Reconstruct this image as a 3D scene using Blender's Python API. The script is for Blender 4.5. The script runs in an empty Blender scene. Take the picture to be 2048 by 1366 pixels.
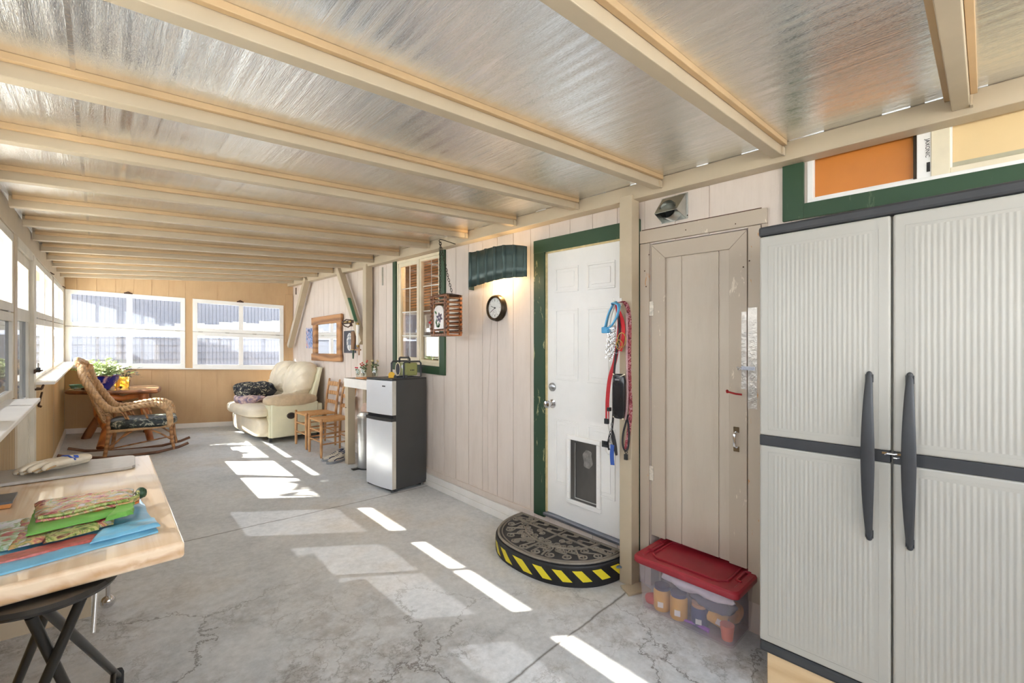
import bpy, math, random
from mathutils import Vector, Matrix, noise
random.seed(7)
C = bpy.context.scene.collection
sc = bpy.context.scene
PI = math.pi
def lin(r, g, b):
    f = lambda c: (c/255/12.92) if c <= 10.3 else ((c/255+.055)/1.055)**2.4
    return (f(r), f(g), f(b), 1)

# ---------------------------------------------------------------- camera, sky, sun, exposure
cam = bpy.data.objects.new('camera', bpy.data.cameras.new('camera')); C.objects.link(cam)
cam.location = (0, 0, 1.467); cam.rotation_euler = (PI/2, 0, -math.atan(826/884))
cam.data.lens = 884/2048*36; cam.data.sensor_width = 36; cam.data.shift_y = .0083
cam.data.clip_start = .02; sc.camera = cam
W = bpy.data.worlds.new('sky'); sc.world = W; W.use_nodes = True
nt = W.node_tree; bg = nt.nodes['Background']
tc = nt.nodes.new('ShaderNodeTexCoord'); sx = nt.nodes.new('ShaderNodeSeparateXYZ'); cr = nt.nodes.new('ShaderNodeValToRGB')
nt.links.new(tc.outputs['Generated'], sx.inputs[0]); nt.links.new(sx.outputs[2], cr.inputs[0]); nt.links.new(cr.outputs[0], bg.inputs[0])
cr.color_ramp.elements[0].color = (.62, .64, .68, 1); cr.color_ramp.elements[0].position = .0
cr.color_ramp.elements[1].color = (.55, .72, 1, 1); cr.color_ramp.elements[1].position = .9
e = cr.color_ramp.elements.new(.08); e.color = (.95, .97, 1, 1)
bg.inputs[1].default_value = 5.5
sun = bpy.data.lights.new('sun', 'SUN'); sun.energy = 20; sun.angle = .009; sun.color = (1, .93, .82)
so = bpy.data.objects.new('sun', sun); C.objects.link(so)
so.rotation_euler = Vector((.850, -.527, -.697)).to_track_quat('-Z', 'Y').to_euler()
vs = sc.view_settings; vs.view_transform = 'Standard'; vs.look = 'None'; vs.gamma = 1; vs.use_curve_mapping = False
vs.exposure = 1.25
try: sc.cycles.max_bounces = 14; sc.cycles.diffuse_bounces = 8; sc.cycles.glossy_bounces = 5; sc.cycles.transparent_max_bounces = 24; sc.cycles.caustics_reflective = True; sc.cycles.sample_clamp_indirect = 6
except Exception: pass

# ---------------------------------------------------------------- slopes of the place
def FZ(x, y): return -.027*x + .02645*y          # old slab falls towards the house and the yard
HX = 2.56
def xl(y): return -.403 + .0075*(y-3.8)          # left wall runs slightly out of parallel
FA = (-.363, 9.10); FT = (.98148, -.19159)       # far wall: left end and direction
def T_house(s, t, z): return (HX-t, s, z+FZ(HX, s))
def T_left(s, t, z): return (xl(s)+t, s, z+FZ(xl(s), s))
def T_far(s, t, z):
    x = FA[0]+FT[0]*s+FT[1]*t; y = FA[1]+FT[1]*s-FT[0]*t
    return (x, y, z+FZ(FA[0]+FT[0]*s, FA[1]+FT[1]*s))
def ZC(x, y): return 2.54+.099*(x-2.47)+FZ(x, y)   # underside of the roof panels

# ---------------------------------------------------------------- mesh building
class MB:
    def __init__(s, tf=None): s.v = []; s.f = []; s.tf = tf; s.mi = []; s.cur = 0
    def add(s, vs, fs, raw=False):
        n = len(s.v)
        for p in vs: s.v.append(tuple(p) if (raw or not s.tf) else s.tf(*p))
        for f in fs: s.f.append([i+n for i in f]); s.mi.append(s.cur)
        return s
    def box(s, x0, x1, y0, y1, z0, z1):
        x0, x1 = sorted((x0, x1)); y0, y1 = sorted((y0, y1)); z0, z1 = sorted((z0, z1))
        v = [(x, y, z) for z in (z0, z1) for x, y in ((x0, y0), (x1, y0), (x1, y1), (x0, y1))]
        return s.add(v, [(0, 3, 2, 1), (4, 5, 6, 7), (0, 1, 5, 4), (1, 2, 6, 5), (2, 3, 7, 6), (3, 0, 4, 7)])
    def hexa(s, b, t):
        return s.add(list(b)+list(t), [(0, 3, 2, 1), (4, 5, 6, 7), (0, 1, 5, 4), (1, 2, 6, 5), (2, 3, 7, 6), (3, 0, 4, 7)])
    def beam(s, p0, p1, w, h, up=(0, 0, 1)):
        p0, p1 = Vector(p0), Vector(p1); d = (p1-p0).normalized(); u = Vector(up)
        a = d.cross(u).normalized(); b = a.cross(d).normalized()
        q = lambda p: [p-a*w/2-b*h/2, p+a*w/2-b*h/2, p+a*w/2+b*h/2, p-a*w/2+b*h/2]
        A, B = q(p0), q(p1)
        return s.add(A+B, [(0, 3, 2, 1), (4, 5, 6, 7), (0, 1, 5, 4), (1, 2, 6, 5), (2, 3, 7, 6), (3, 0, 4, 7)])
    def tube(s, pts, r, n=8, closed=False, flat=None):
        P = [Vector(p) for p in pts]; N = len(P)
        R = r if isinstance(r, (list, tuple)) else [r]*N
        ref = None; rings = []
        for i, p in enumerate(P):
            if closed: d = P[(i+1) % N]-P[i-1]
            else: d = P[min(i+1, N-1)]-P[max(i-1, 0)]
            d = d.normalized() if d.length > 1e-9 else Vector((0, 0, 1))
            if ref is None: ref = Vector((0, 0, 1)) if abs(d.z) < .9 else Vector((1, 0, 0))
            a = d.cross(ref)
            a = a.normalized() if a.length > 1e-6 else d.orthogonal().normalized()
            b = a.cross(d).normalized(); ref = b
            fa = 1 if flat is None else flat
            rings.append([p+a*math.cos(2*PI*k/n)*R[i]+b*math.sin(2*PI*k/n)*R[i]*fa for k in range(n)])
        v = [q for r_ in rings for q in r_]; f = []
        M = N if closed else N-1
        for i in range(M):
            j = (i+1) % N
            for k in range(n):
                l = (k+1) % n; f.append((i*n+k, i*n+l, j*n+l, j*n+k))
        if not closed: f.append(tuple(range(n-1, -1, -1))); f.append(tuple((N-1)*n+k for k in range(n)))
        return s.add(v, f)
    def lathe(s, prof, c=(0, 0, 0), n=24, ax='z', sc_=(1, 1), cap=True):
        v = []; f = []
        for r, h in prof:
            for k in range(n):
                a = 2*PI*k/n; p = (math.cos(a)*r*sc_[0], math.sin(a)*r*sc_[1], h)
                if ax == 'x': p = (p[2], p[0], p[1])
                if ax == 'y': p = (p[0], p[2], p[1])
                v.append((p[0]+c[0], p[1]+c[1], p[2]+c[2]))
        m = len(prof)
        for i in range(m-1):
            for k in range(n):
                l = (k+1) % n; f.append((i*n+k, i*n+l, (i+1)*n+l, (i+1)*n+k))
        if cap: f.append(tuple(range(n-1, -1, -1))); f.append(tuple((m-1)*n+k for k in range(n)))
        return s.add(v, f)
    def prism(s, poly, z0, z1, ax='z'):
        n = len(poly)
        P = lambda a, b, h: (a, b, h) if ax == 'z' else ((h, a, b) if ax == 'x' else (a, h, b))
        v = [P(a, b, z0) for a, b in poly]+[P(a, b, z1) for a, b in poly]
        f = [tuple(range(n-1, -1, -1)), tuple(range(n, 2*n))]+[(i, (i+1) % n, n+(i+1) % n, n+i) for i in range(n)]
        return s.add(v, f)
    def ball(s, c, r, n=14, m=8, e=1.0, fn=None):
        rx, ry, rz = r if isinstance(r, (list, tuple)) else (r, r, r)
        sg = lambda w: math.copysign(abs(w)**e, w)
        v = []; f = []
        for i in range(m+1):
            th = -PI/2+PI*i/m
            for k in range(n):
                a = 2*PI*k/n
                p = Vector((c[0]+rx*sg(math.cos(th))*sg(math.cos(a)), c[1]+ry*sg(math.cos(th))*sg(math.sin(a)), c[2]+rz*sg(math.sin(th))))
                if fn: p = fn(p)
                v.append(p)
        for i in range(m):
            for k in range(n):
                l = (k+1) % n; f.append((i*n+k, i*n+l, (i+1)*n+l, (i+1)*n+k))
        return s.add(v, f)
    def grid(s, fn, nu, nv, th=0):
        v = [fn(i/nu, j/nv) for j in range(nv+1) for i in range(nu+1)]
        f = [(j*(nu+1)+i, j*(nu+1)+i+1, (j+1)*(nu+1)+i+1, (j+1)*(nu+1)+i) for j in range(nv) for i in range(nu)]
        return s.add(v, f)
    def build(s, name, m, parent=None, bevel=0, smooth=None, seg=2, solid=0, sub=0, origin=None, **tags):
        v = s.v
        if origin: v = [(a-origin[0], b-origin[1], c-origin[2]) for a, b, c in v]
        me = bpy.data.meshes.new(name); me.from_pydata([tuple(p) for p in v], [], s.f)
        ms = m if isinstance(m, (list, tuple)) else [m]
        for q in ms: me.materials.append(q)
        if len(ms) > 1: me.polygons.foreach_set('material_index', s.mi)
        me.validate(); me.update()
        if smooth:
            me.polygons.foreach_set('use_smooth', [True]*len(me.polygons))
            try: me.set_sharp_from_angle(angle=math.radians(smooth if smooth > 1 else 40))
            except Exception: pass
        o = bpy.data.objects.new(name, me); C.objects.link(o)
        if origin: o.location = origin
        if parent: o.parent = parent
        if solid: d = o.modifiers.new('solid', 'SOLIDIFY'); d.thickness = solid; d.offset = 0
        if sub: d = o.modifiers.new('sub', 'SUBSURF'); d.levels = d.render_levels = sub
        if bevel: d = o.modifiers.new('bevel', 'BEVEL'); d.width = bevel; d.segments = seg; d.limit_method = 'ANGLE'; d.angle_limit = .6
        for k, w in tags.items(): o[k] = w
        return o
def thing(name, label, cat, loc=(0, 0, 0), rz=0, group=None):
    o = bpy.data.objects.new(name, None); C.objects.link(o); o.empty_display_size = .1
    o.location = loc; o.rotation_euler = (0, 0, rz); o['label'] = label; o['category'] = cat
    if group: o['group'] = group
    return o
def copy_tree(o, parent=None):
    c = o.copy(); C.objects.link(c); c.parent = parent
    for ch in list(o.children): copy_tree(ch, c)
    return c
def tag(o, label, cat, group=None):
    o['label'] = label; o['category'] = cat
    if group: o['group'] = group
    return o
ST = dict(kind='structure')

# ---------------------------------------------------------------- materials
def newmat(name):
    m = bpy.data.materials.new(name); m.use_nodes = True
    n = m.node_tree.nodes; l = m.node_tree.links; b = n['Principled BSDF']
    return m, n, l, b
def coords(n, l, scale=(1, 1, 1), rot=(0, 0, 0)):
    t = n.new('ShaderNodeTexCoord'); mp = n.new('ShaderNodeMapping')
    mp.inputs['Scale'].default_value = scale; mp.inputs['Rotation'].default_value = rot
    l.new(t.outputs['Object'], mp.inputs[0]); return mp.outputs[0]
def tex(n, l, vec, scale=5, detail=4, rough=.6, dist=0):
    t = n.new('ShaderNodeTexNoise'); t.inputs['Scale'].default_value = scale; t.inputs['Detail'].default_value = detail
    t.inputs['Roughness'].default_value = rough; t.inputs['Distortion'].default_value = dist
    l.new(vec, t.inputs['Vector']); return t.outputs[0]
def ramp(n, l, fac, stops):
    r = n.new('ShaderNodeValToRGB'); el = r.color_ramp.elements
    while len(el) < len(stops): el.new(.5)
    for e_, (p, c) in zip(el, stops): e_.position = p; e_.color = c if len(c) == 4 else (*c, 1)
    l.new(fac, r.inputs[0]); return r.outputs[0]
def mixc(n, l, fac, a, b, mode='MIX'):
    m = n.new('ShaderNodeMix'); m.data_type = 'RGBA'; m.blend_type = mode
    for sock, val in ((0, fac), (6, a), (7, b)):
        if isinstance(val, (int, float)): m.inputs[sock].default_value = val
        elif isinstance(val, tuple): m.inputs[sock].default_value = val
        else: l.new(val, m.inputs[sock])
    return m.outputs[2]
def mth(n, l, op, a, b=None, c=None):
    m = n.new('ShaderNodeMath'); m.operation = op
    for i, val in enumerate((a, b, c)):
        if val is None: continue
        if isinstance(val, (int, float)): m.inputs[i].default_value = val
        else: l.new(val, m.inputs[i])
    return m.outputs[0]
def bump(n, l, b, h, strength=.3, dist=.01):
    u = n.new('ShaderNodeBump'); u.inputs['Strength'].default_value = strength; u.inputs['Distance'].default_value = dist
    l.new(h, u.inputs['Height']); l.new(u.outputs[0], b.inputs['Normal'])
def M(name, col, rough=.6, metal=0, var=.12, scale=6, stretch=(1, 1, 1), bmp=0, bscale=None, spec=.5, dark=None, coat=0, dist=.005):
    m, n, l, b = newmat(name); v = coords(n, l, stretch)
    t = tex(n, l, v, scale)
    c1 = tuple(c*(1+var) for c in col[:3])+(1,); c2 = dark or tuple(c*(1-var) for c in col[:3])+(1,)
    l.new(ramp(n, l, t, [(.3, c2), (.7, c1)]), b.inputs['Base Color'])
    b.inputs['Roughness'].default_value = rough; b.inputs['Metallic'].default_value = metal
    b.inputs['Specular IOR Level'].default_value = spec; b.inputs['Coat Weight'].default_value = coat
    if bmp: bump(n, l, b, tex(n, l, v, bscale or scale*3), bmp, dist)
    return m
def wood(name, c1, c2, stretch=(1, 12, 12), scale=2.2, rough=.45, bmp=.15, knots=0, coat=0):
    m, n, l, b = newmat(name); v = coords(n, l, stretch)
    d = tex(n, l, v, scale, 3, .5, 1.2)
    w = n.new('ShaderNodeTexWave'); w.wave_type = 'RINGS'; w.inputs['Scale'].default_value = scale*.35; w.inputs['Distortion'].default_value = 5; w.inputs['Detail'].default_value = 2
    l.new(v, w.inputs[0]); g = mth(n, l, 'ADD', mth(n, l, 'MULTIPLY', w.outputs[1], .45), mth(n, l, 'MULTIPLY', d, .75))
    col = ramp(n, l, g, [(.25, c2), (.75, c1)])
    l.new(col, b.inputs['Base Color']); b.inputs['Roughness'].default_value = rough; b.inputs['Coat Weight'].default_value = coat
    bump(n, l, b, g, bmp, .003); return m
def painted(name, col, dirt, amt=.5, rough=.55, stretch=(3, 3, .6), scale=3, grain=True):
    m, n, l, b = newmat(name); v = coords(n, l, stretch); v2 = coords(n, l, (30, 30, 1.5))
    t = tex(n, l, v, scale, 6, .65); g = tex(n, l, v2, 3, 4, .6)
    c = mixc(n, l, mth(n, l, 'MULTIPLY', ramp(n, l, t, [(.45, (0, 0, 0)), (.8, (1, 1, 1))]), amt), col, dirt)
    if grain: c = mixc(n, l, mth(n, l, 'MULTIPLY', ramp(n, l, g, [(.55, (0, 0, 0)), (.75, (1, 1, 1))]), .14), c, dirt)
    l.new(c, b.inputs['Base Color']); b.inputs['Roughness'].default_value = rough
    bump(n, l, b, g, .25, .004); return m
def peeled(name, col, under, thr=.62, rough=.5, stretch=(4, 4, 1.2), scale=4):
    m, n, l, b = newmat(name); v = coords(n, l, stretch)
    t = tex(n, l, v, scale, 8, .7, .4); t2 = tex(n, l, coords(n, l, (1, 1, .5)), 1.3, 2)
    k = mth(n, l, 'ADD', t, mth(n, l, 'MULTIPLY', t2, .25))
    f = ramp(n, l, k, [(thr+.12, (0, 0, 0)), (thr+.14, (1, 1, 1))])
    l.new(mixc(n, l, f, mixc(n, l, t2, tuple(c*.88 for c in col[:3])+(1,), col), under), b.inputs['Base Color'])
    b.inputs['Roughness'].default_value = rough; bump(n, l, b, f, .2, .002); return m
def glassmat(name, tint=(1, 1, 1, 1), gl=.08, rough=.01, haze=0, hazecol=(.8, .8, .85, 1)):
    m, n, l, b = newmat(name); n.remove(b); out = n['Material Output']
    t = n.new('ShaderNodeBsdfTransparent'); t.inputs[0].default_value = tint
    g = n.new('ShaderNodeBsdfGlossy'); g.inputs['Roughness'].default_value = rough
    x = n.new('ShaderNodeMixShader'); x.inputs[0].default_value = gl
    l.new(t.outputs[0], x.inputs[1]); l.new(g.outputs[0], x.inputs[2]); last = x
    if haze:
        d = n.new('ShaderNodeBsdfTranslucent'); d.inputs[0].default_value = hazecol
        y = n.new('ShaderNodeMixShader'); y.inputs[0].default_value = haze
        l.new(x.outputs[0], y.inputs[1]); l.new(d.outputs[0], y.inputs[2]); last = y
    l.new(last.outputs[0], out.inputs[0]); return m
CREAM = M('cream_paint', lin(186, 171, 146), .5, var=.06, scale=4, bmp=.06, bscale=30)
BATTEN = M('tan_batten', lin(196, 166, 126), .5, var=.08, scale=5, bmp=.08, bscale=30)
SIDING = painted('greige_siding', lin(214, 202, 192), lin(184, 168, 154), .35)
FARSID = painted('tan_siding', lin(196, 164, 124), lin(160, 126, 88), .4, stretch=(1, 1, .4))
TANWOOD = wood('yellow_striped_panel', lin(214, 184, 132), lin(168, 132, 84), (14, 14, .5), 2.4, .5)
OLDWOOD = wood('weathered_striped_panel', lin(176, 146, 98), lin(96, 74, 44), (14, 14, .5), 2.4, .6)
WHITE = M('white_gloss_paint', lin(236, 235, 232), .35, var=.04, scale=3, bmp=.03, bscale=20)
BWHITE = M('white_board', lin(232, 229, 224), .45, var=.05, scale=5)
OFFW = M('off_white_frame', lin(224, 214, 188), .45, var=.08, scale=6, bmp=.05)
GREEN = peeled('chipped_green_paint', lin(40, 72, 46), lin(70, 92, 66), .66)
GREENP = peeled('worn_green_paint', lin(34, 66, 44), lin(150, 150, 110), .615)
BLACK = M('black_plastic', lin(38, 40, 43), .45, var=.15, bmp=.1, bscale=80)
RUBBER = M('black_rubber', lin(30, 31, 34), .55, var=.2)
CHROME = M('chrome', lin(220, 220, 222), .12, 1, var=.03)
STEEL = M('brushed_steel', lin(178, 180, 182), .3, 1, var=.06, stretch=(1, 1, 8))
GALV = M('galvanised_metal', lin(196, 198, 194), .28, 1, var=.12, scale=9, bmp=.1)
BRASS = M('worn_brass', lin(176, 148, 84), .35, 1)
RUST = M('rusty_iron', lin(84, 62, 48), .7, .6, var=.3, scale=20)
# ---------------------------------------------------------------- structure: materials
def concrete():
    m, n, l, b = newmat('cracked_concrete'); v = coords(n, l)
    big = tex(n, l, v, .9, 4, .6); fine = tex(n, l, v, 26, 8, .7); mid = tex(n, l, v, 5, 5, .65)
    c = ramp(n, l, big, [(.35, lin(190, 194, 197)), (.52, lin(202, 205, 207)), (.7, lin(198, 194, 188))])
    c = mixc(n, l, .35, c, ramp(n, l, mid, [(.3, lin(150, 148, 144)), (.7, lin(200, 197, 192))]), 'OVERLAY')
    c = mixc(n, l, .35, c, ramp(n, l, fine, [(.3, (.25, .25, .25, 1)), (.7, (.75, .75, .75, 1))]), 'OVERLAY')
    s = n.new('ShaderNodeSeparateXYZ'); l.new(v, s.inputs[0]); x, y = s.outputs[0], s.outputs[1]
    # crack web
    w = n.new('ShaderNodeVectorMath'); w.operation = 'ADD'
    nv = n.new('ShaderNodeTexNoise'); nv.inputs['Scale'].default_value = 3.2; nv.inputs['Detail'].default_value = 9; nv.inputs['Roughness'].default_value = .68; l.new(v, nv.inputs['Vector'])
    sc2 = n.new('ShaderNodeVectorMath'); sc2.operation = 'SCALE'; sc2.inputs['Scale'].default_value = .55; l.new(nv.outputs['Color'], sc2.inputs[0])
    l.new(v, w.inputs[0]); l.new(sc2.outputs[0], w.inputs[1])
    def web(scale, width):
        vo = n.new('ShaderNodeTexVoronoi'); vo.feature = 'DISTANCE_TO_EDGE'; vo.inputs['Scale'].default_value = scale
        l.new(w.outputs[0], vo.inputs['Vector']); return ramp(n, l, vo.outputs['Distance'], [(0, (1, 1, 1)), (width, (0, 0, 0))])
    near = ramp(n, l, mth(n, l, 'ADD', y, mth(n, l, 'MULTIPLY', mid, 1.2)), [(.0, (1, 1, 1)), (.5, (1, 1, 1))])
    mr = n.new('ShaderNodeMapRange'); mr.inputs['From Min'].default_value = 4.1; mr.inputs['From Max'].default_value = 2.9; l.new(mth(n, l, 'ADD', y, mth(n, l, 'MULTIPLY', x, .9)), mr.inputs['Value'])
    msk = mth(n, l, 'MULTIPLY', ramp(n, l, tex(n, l, v, 1.6, 3), [(.4, (0, 0, 0)), (.56, (1, 1, 1))]), mr.outputs[0])
    k1 = mth(n, l, 'MULTIPLY', web(1.3, .012), mr.outputs[0]); k2 = mth(n, l, 'MULTIPLY', web(4.5, .035), mth(n, l, 'MULTIPLY', msk, .55))
    ck = mth(n, l, 'MAXIMUM', k1, k2)
    # tooled joints across the slab
    def joint(y0, k, wd):
        jit = mth(n, l, 'MULTIPLY', mth(n, l, 'SUBTRACT', tex(n, l, v, 4, 4), .5), .04)
        d = mth(n, l, 'ABSOLUTE', mth(n, l, 'ADD', jit, mth(n, l, 'SUBTRACT', y, mth(n, l, 'ADD', mth(n, l, 'MULTIPLY', x, k), y0))))
        return ramp(n, l, d, [(0, (1, 1, 1)), (wd, (0, 0, 0))])
    j = mth(n, l, 'MAXIMUM', joint(3.90, .041, .010), joint(1.345, .068, .010))
    al = mth(n, l, 'MAXIMUM', ck, j)
    c = mixc(n, l, mth(n, l, 'MULTIPLY', al, .8), c, lin(74, 66, 56))
    dirt = mth(n, l, 'MULTIPLY', msk, mth(n, l, 'MULTIPLY', ramp(n, l, tex(n, l, v, 9, 6, .7), [(.45, (0, 0, 0)), (.62, (1, 1, 1))]), .4))
    c = mixc(n, l, dirt, c, lin(112, 98, 80))
    l.new(c, b.inputs['Base Color']); b.inputs['Roughness'].default_value = .62; b.inputs['Specular IOR Level'].default_value = .35
    h = mth(n, l, 'SUBTRACT', mth(n, l, 'MULTIPLY', fine, .5), mth(n, l, 'MULTIPLY', al, 1.5)); bump(n, l, b, h, .25, .006)
    return m
def foil():
    m, n, l, b = newmat('embossed_foil')
    v = coords(n, l, (16, .55, 1)); v2 = coords(n, l)
    st = tex(n, l, v, 1.6, 7, .75, .3); em = tex(n, l, v2, 95, 2, .5); big = tex(n, l, v2, 1.1, 2)
    b.inputs['Metallic'].default_value = .98
    l.new(ramp(n, l, st, [(.3, (.78, .81, .84, 1)), (.7, (.93, .96, .99, 1))]), b.inputs['Base Color'])
    b.inputs['Roughness'].default_value = .08
    u = n.new('ShaderNodeBump'); u.inputs['Strength'].default_value = .40; u.inputs['Distance'].default_value = .008; l.new(st, u.inputs['Height'])
    u2 = n.new('ShaderNodeBump'); u2.inputs['Strength'].default_value = .22; u2.inputs['Distance'].default_value = .0009; l.new(em, u2.inputs['Height']); l.new(u.outputs[0], u2.inputs['Normal'])
    l.new(u2.outputs[0], b.inputs['Normal']); return m
CONC = concrete(); FOIL = foil()
GL = glassmat('clear_glass', (.97, .98, .98, 1), .07)
GLFILM = glassmat('tinted_film_glass', (.25, .26, .28, 1), .20, .02)
GLDIRT = glassmat('wired_hazy_glass', (.80, .82, .86, 1), .04, .05, .03, (.8, .82, .9, 1))
SASHL = M('chalky_sash_paint', lin(206, 200, 186), .55, var=.08, scale=5, bmp=.08)

def prismz(mb, poly, z0, z1):     # slab whose top follows a function
    pass
def siding(mb, pieces, grooves, depth=.1, gw=.006, gd=.005):
    for s0, s1, z0, z1 in pieces:
        cuts = [s0]+[g for g in grooves if s0+.02 < g < s1-.02]+[s1]
        for i in range(len(cuts)-1):
            a = cuts[i]+(gw/2 if i else 0); c = cuts[i+1]-(gw/2 if i < len(cuts)-2 else 0)
            mb.box(a, c, -depth, 0, z0, z1)
            if i < len(cuts)-2: mb.box(c, cuts[i+1]+gw/2, -depth, -gd, z0, z1)

# ---------------------------------------------------------------- floor and ground
mb = MB()
def fl(x, y, dz=0): return (x, y, FZ(x, y)+dz)
P4 = [(-.55, -1.75), (2.66, -1.75), (2.66, 9.3), (-.55, 9.3)]
mb.hexa([fl(x, y, -.15) for x, y in P4], [fl(x, y) for x, y in P4])
mb.build('floor', CONC, **ST)
GRND = M('dry_ground', lin(196, 190, 178), .9, var=.15, scale=3)
g = MB(); G4 = [(-30, -20), (-.56, -20), (-.56, 40), (-30, 40)]
g.hexa([(x, y, -.4) for x, y in G4], [(x, y, -.12) for x, y in G4])
G4 = [(-.56, 9.32), (20, 9.32), (20, 40), (-.56, 40)]; g.hexa([(x, y, -.4) for x, y in G4], [(x, y, -.05) for x, y in G4])
G4 = [(-.56, -20), (20, -20), (20, -1.76), (-.56, -1.76)]; g.hexa([(x, y, -.4) for x, y in G4], [(x, y, -.12) for x, y in G4])
g.build('ground', GRND, **ST)

# ---------------------------------------------------------------- house wall
gr = [1.696+.2055*k for k in range(-17, 34)]
mb = MB(T_house)
siding(mb, [(-1.7, -.95, 0, 2.7), (-.95, .60, 0, 2.25), (-.95, .60, 2.49, 2.7), (.60, .871, 0, 2.7), (.871, 1.448, 2.17, 2.7), (1.448, 1.60, 0, 2.7),
            (1.60, 2.355, 2.239, 2.7), (1.60, 2.355, 0, .205), (2.355, 3.82, 0, 2.7), (3.82, 4.70, 0, 1.27), (4.70, 8.62, 0, 2.7)], gr)
mb.build('wall_right', SIDING, **ST)
mb = MB(T_house)   # raised closet: recess the bin slides into
mb.box(.871, 1.448, -.42, -.40, -.02, .34); mb.box(.871, .885, -.4, -.1, -.02, .34); mb.box(1.434, 1.448, -.4, -.1, -.02, .34); mb.box(.871, 1.448, -.42, -.06, .32, .34)
mb.build('wall_recess', SIDING, **ST)
mb = MB(T_house)   # concrete under the recess
mb.box(.871, 1.448, -.42, -.09, -.06, 0); mb.build('floor_recess', CONC, **ST)
# baseboard
mb = MB(T_house); mb.box(2.55, 8.5, 0, .03, .0, .058); mb.box(2.55, 8.5, 0, .024, .060, .12)
mb.build('baseboard_right', BWHITE, bevel=.003, **ST)
mb = MB(T_house); mb.box(2.47, 8.5, 0, .012, .124, .172); mb.box(2.47, 8.5, 0, .016, .166, .176)
mb.build('trim_1', SIDING, bevel=.002, **ST)
# plate along the house
mb = MB(T_house); mb.box(-1.7, 8.6, 0, .09, 2.45, 2.5424)
mb.build('trim_2', CREAM, bevel=.004, **ST)
mb = MB(T_house)
for k in range(40):
    a = -1.5+k*.25+random.uniform(-.05, .05); mb.box(a, a+random.uniform(.06, .2), .088, .092, 2.5402, 2.5424)
mb.build('trim_3', FOIL, **ST)

# ---------------------------------------------------------------- ceiling foil
mb = MB(); nx, ny = 2, 40
def cz(u, v):
    x = -.42+u*2.9; y = -1.75+v*10.9; return (x, y, ZC(x, y))
a = [(-.95, -1.9), (2.70, -1.9), (2.70, 9.4), (-.95, 9.4)]
mb.hexa([(x, y, ZC(x, y)) for x, y in a], [(x, y, ZC(x, y)+.09) for x, y in a])
mb.build('ceiling', FOIL, **ST)
mb = MB()
for y0 in range(-1, 9):
    for xx, w in ((-.065, .012),):
        y1 = y0+1
        mb.hexa([(xx, y0, ZC(xx, y0)-.004), (xx+w, y0, ZC(xx+w, y0)-.004), (xx+w, y1, ZC(xx+w, y1)-.004), (xx, y1, ZC(xx, y1)-.004)],
                [(xx, y0, ZC(xx, y0)), (xx+w, y0, ZC(xx+w, y0)), (xx+w, y1, ZC(xx+w, y1)), (xx, y1, ZC(xx, y1))])
mb.build('ceiling_seam', M('crinkled_foil_tape', (.75, .75, .75), .25, 1, bmp=.5, bscale=40), **ST)
# roof edge beyond the left wall
mb = MB()
for x0, x1, dz in ((-.95, -.86, -.085),):
    mb.hexa([(x0, -1.9, ZC(x0, -1.9)+dz), (x1, -1.9, ZC(x0, -1.9)+dz), (x1, 9.4, ZC(x0, 9.4)+dz), (x0, 9.4, ZC(x0, 9.4)+dz)],
            [(x0, -1.9, ZC(x0, -1.9)+.05), (x1, -1.9, ZC(x1, -1.9)+.01), (x1, 9.4, ZC(x1, 9.4)+.01), (x0, 9.4, ZC(x0, 9.4)+.05)])
mb.build('ceiling_fascia', M('beige_soffit_paint', lin(150, 130, 106), .7), **ST)  # one even beige over the whole fascia
mb = MB(); q = [(-.865, -1.85), (-.50, -1.85), (-.47, 9.35), (-.865, 9.35)]
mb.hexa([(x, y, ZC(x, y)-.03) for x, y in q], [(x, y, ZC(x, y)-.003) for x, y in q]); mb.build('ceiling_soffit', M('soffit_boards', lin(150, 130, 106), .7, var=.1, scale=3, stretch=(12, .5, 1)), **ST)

# ---------------------------------------------------------------- rafters
ry = [.065, .705, 1.353, 1.984, 2.62, 3.26, 3.90, 4.52, 5.16, 5.80, 6.44, 7.05, 7.64, 8.22]
def rafter():
    Z = lambda x: ZC(x, 0)-ZC(-.385, 0)
    def bar(x0, x1, y0, y1, d0, d1):
        m = MB(); q = [(x0, y0), (x1, y0), (x1, y1), (x0, y1)]
        return m.hexa([(x+.385, y, Z(x)-d1) for x, y in q], [(x+.385, y, Z(x)-d0) for x, y in q])
    r = bar(-.385, 2.468, -.025, .025, .001, .066).build('ceiling_rafter', CREAM, bevel=.003)
    for s_ in (-1, 1):
        m = bar(-.37, 2.455, s_*.026, s_*.046, .001, .024) if s_ > 0 else bar(-.37, 2.455, -.046, -.026, .001, .024)
        m.build('batten', BATTEN, r, bevel=.002)
    h = MB(); h.box(2.82, 2.850, -.034, -.026, -.0+Z(2.45)-.07, Z(2.45)-.03); h.build('hanger', CREAM, r)
    return r
raf0 = rafter()
ordn = ['first one, above the white cabinet', 'second one, over the vent hood'] + \
       [w+' one counting from the white cabinet' for w in ('third', 'fourth', 'fifth', 'sixth', 'seventh', 'eighth', 'ninth', 'tenth', 'eleventh', 'twelfth', 'thirteenth')]+['last one, against the tan end wall']
for i, y in enumerate(ry):
    r = raf0 if i == 0 else copy_tree(raf0)
    r.location = (-.385, y, ZC(-.385, y)); tag(r, 'cream rafter with tan battens, '+ordn[i], 'beam', 'cream rafters under the foil ceiling')
for i, y in enumerate((-.57, -1.2)):
    r = copy_tree(raf0); r.location = (-.385, y, ZC(-.385, y)); tag(r, 'cream rafter with tan battens, '+('before the white cabinet' if i == 0 else 'by the open end of the porch'), 'beam', 'cream rafters under the foil ceiling')

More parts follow.
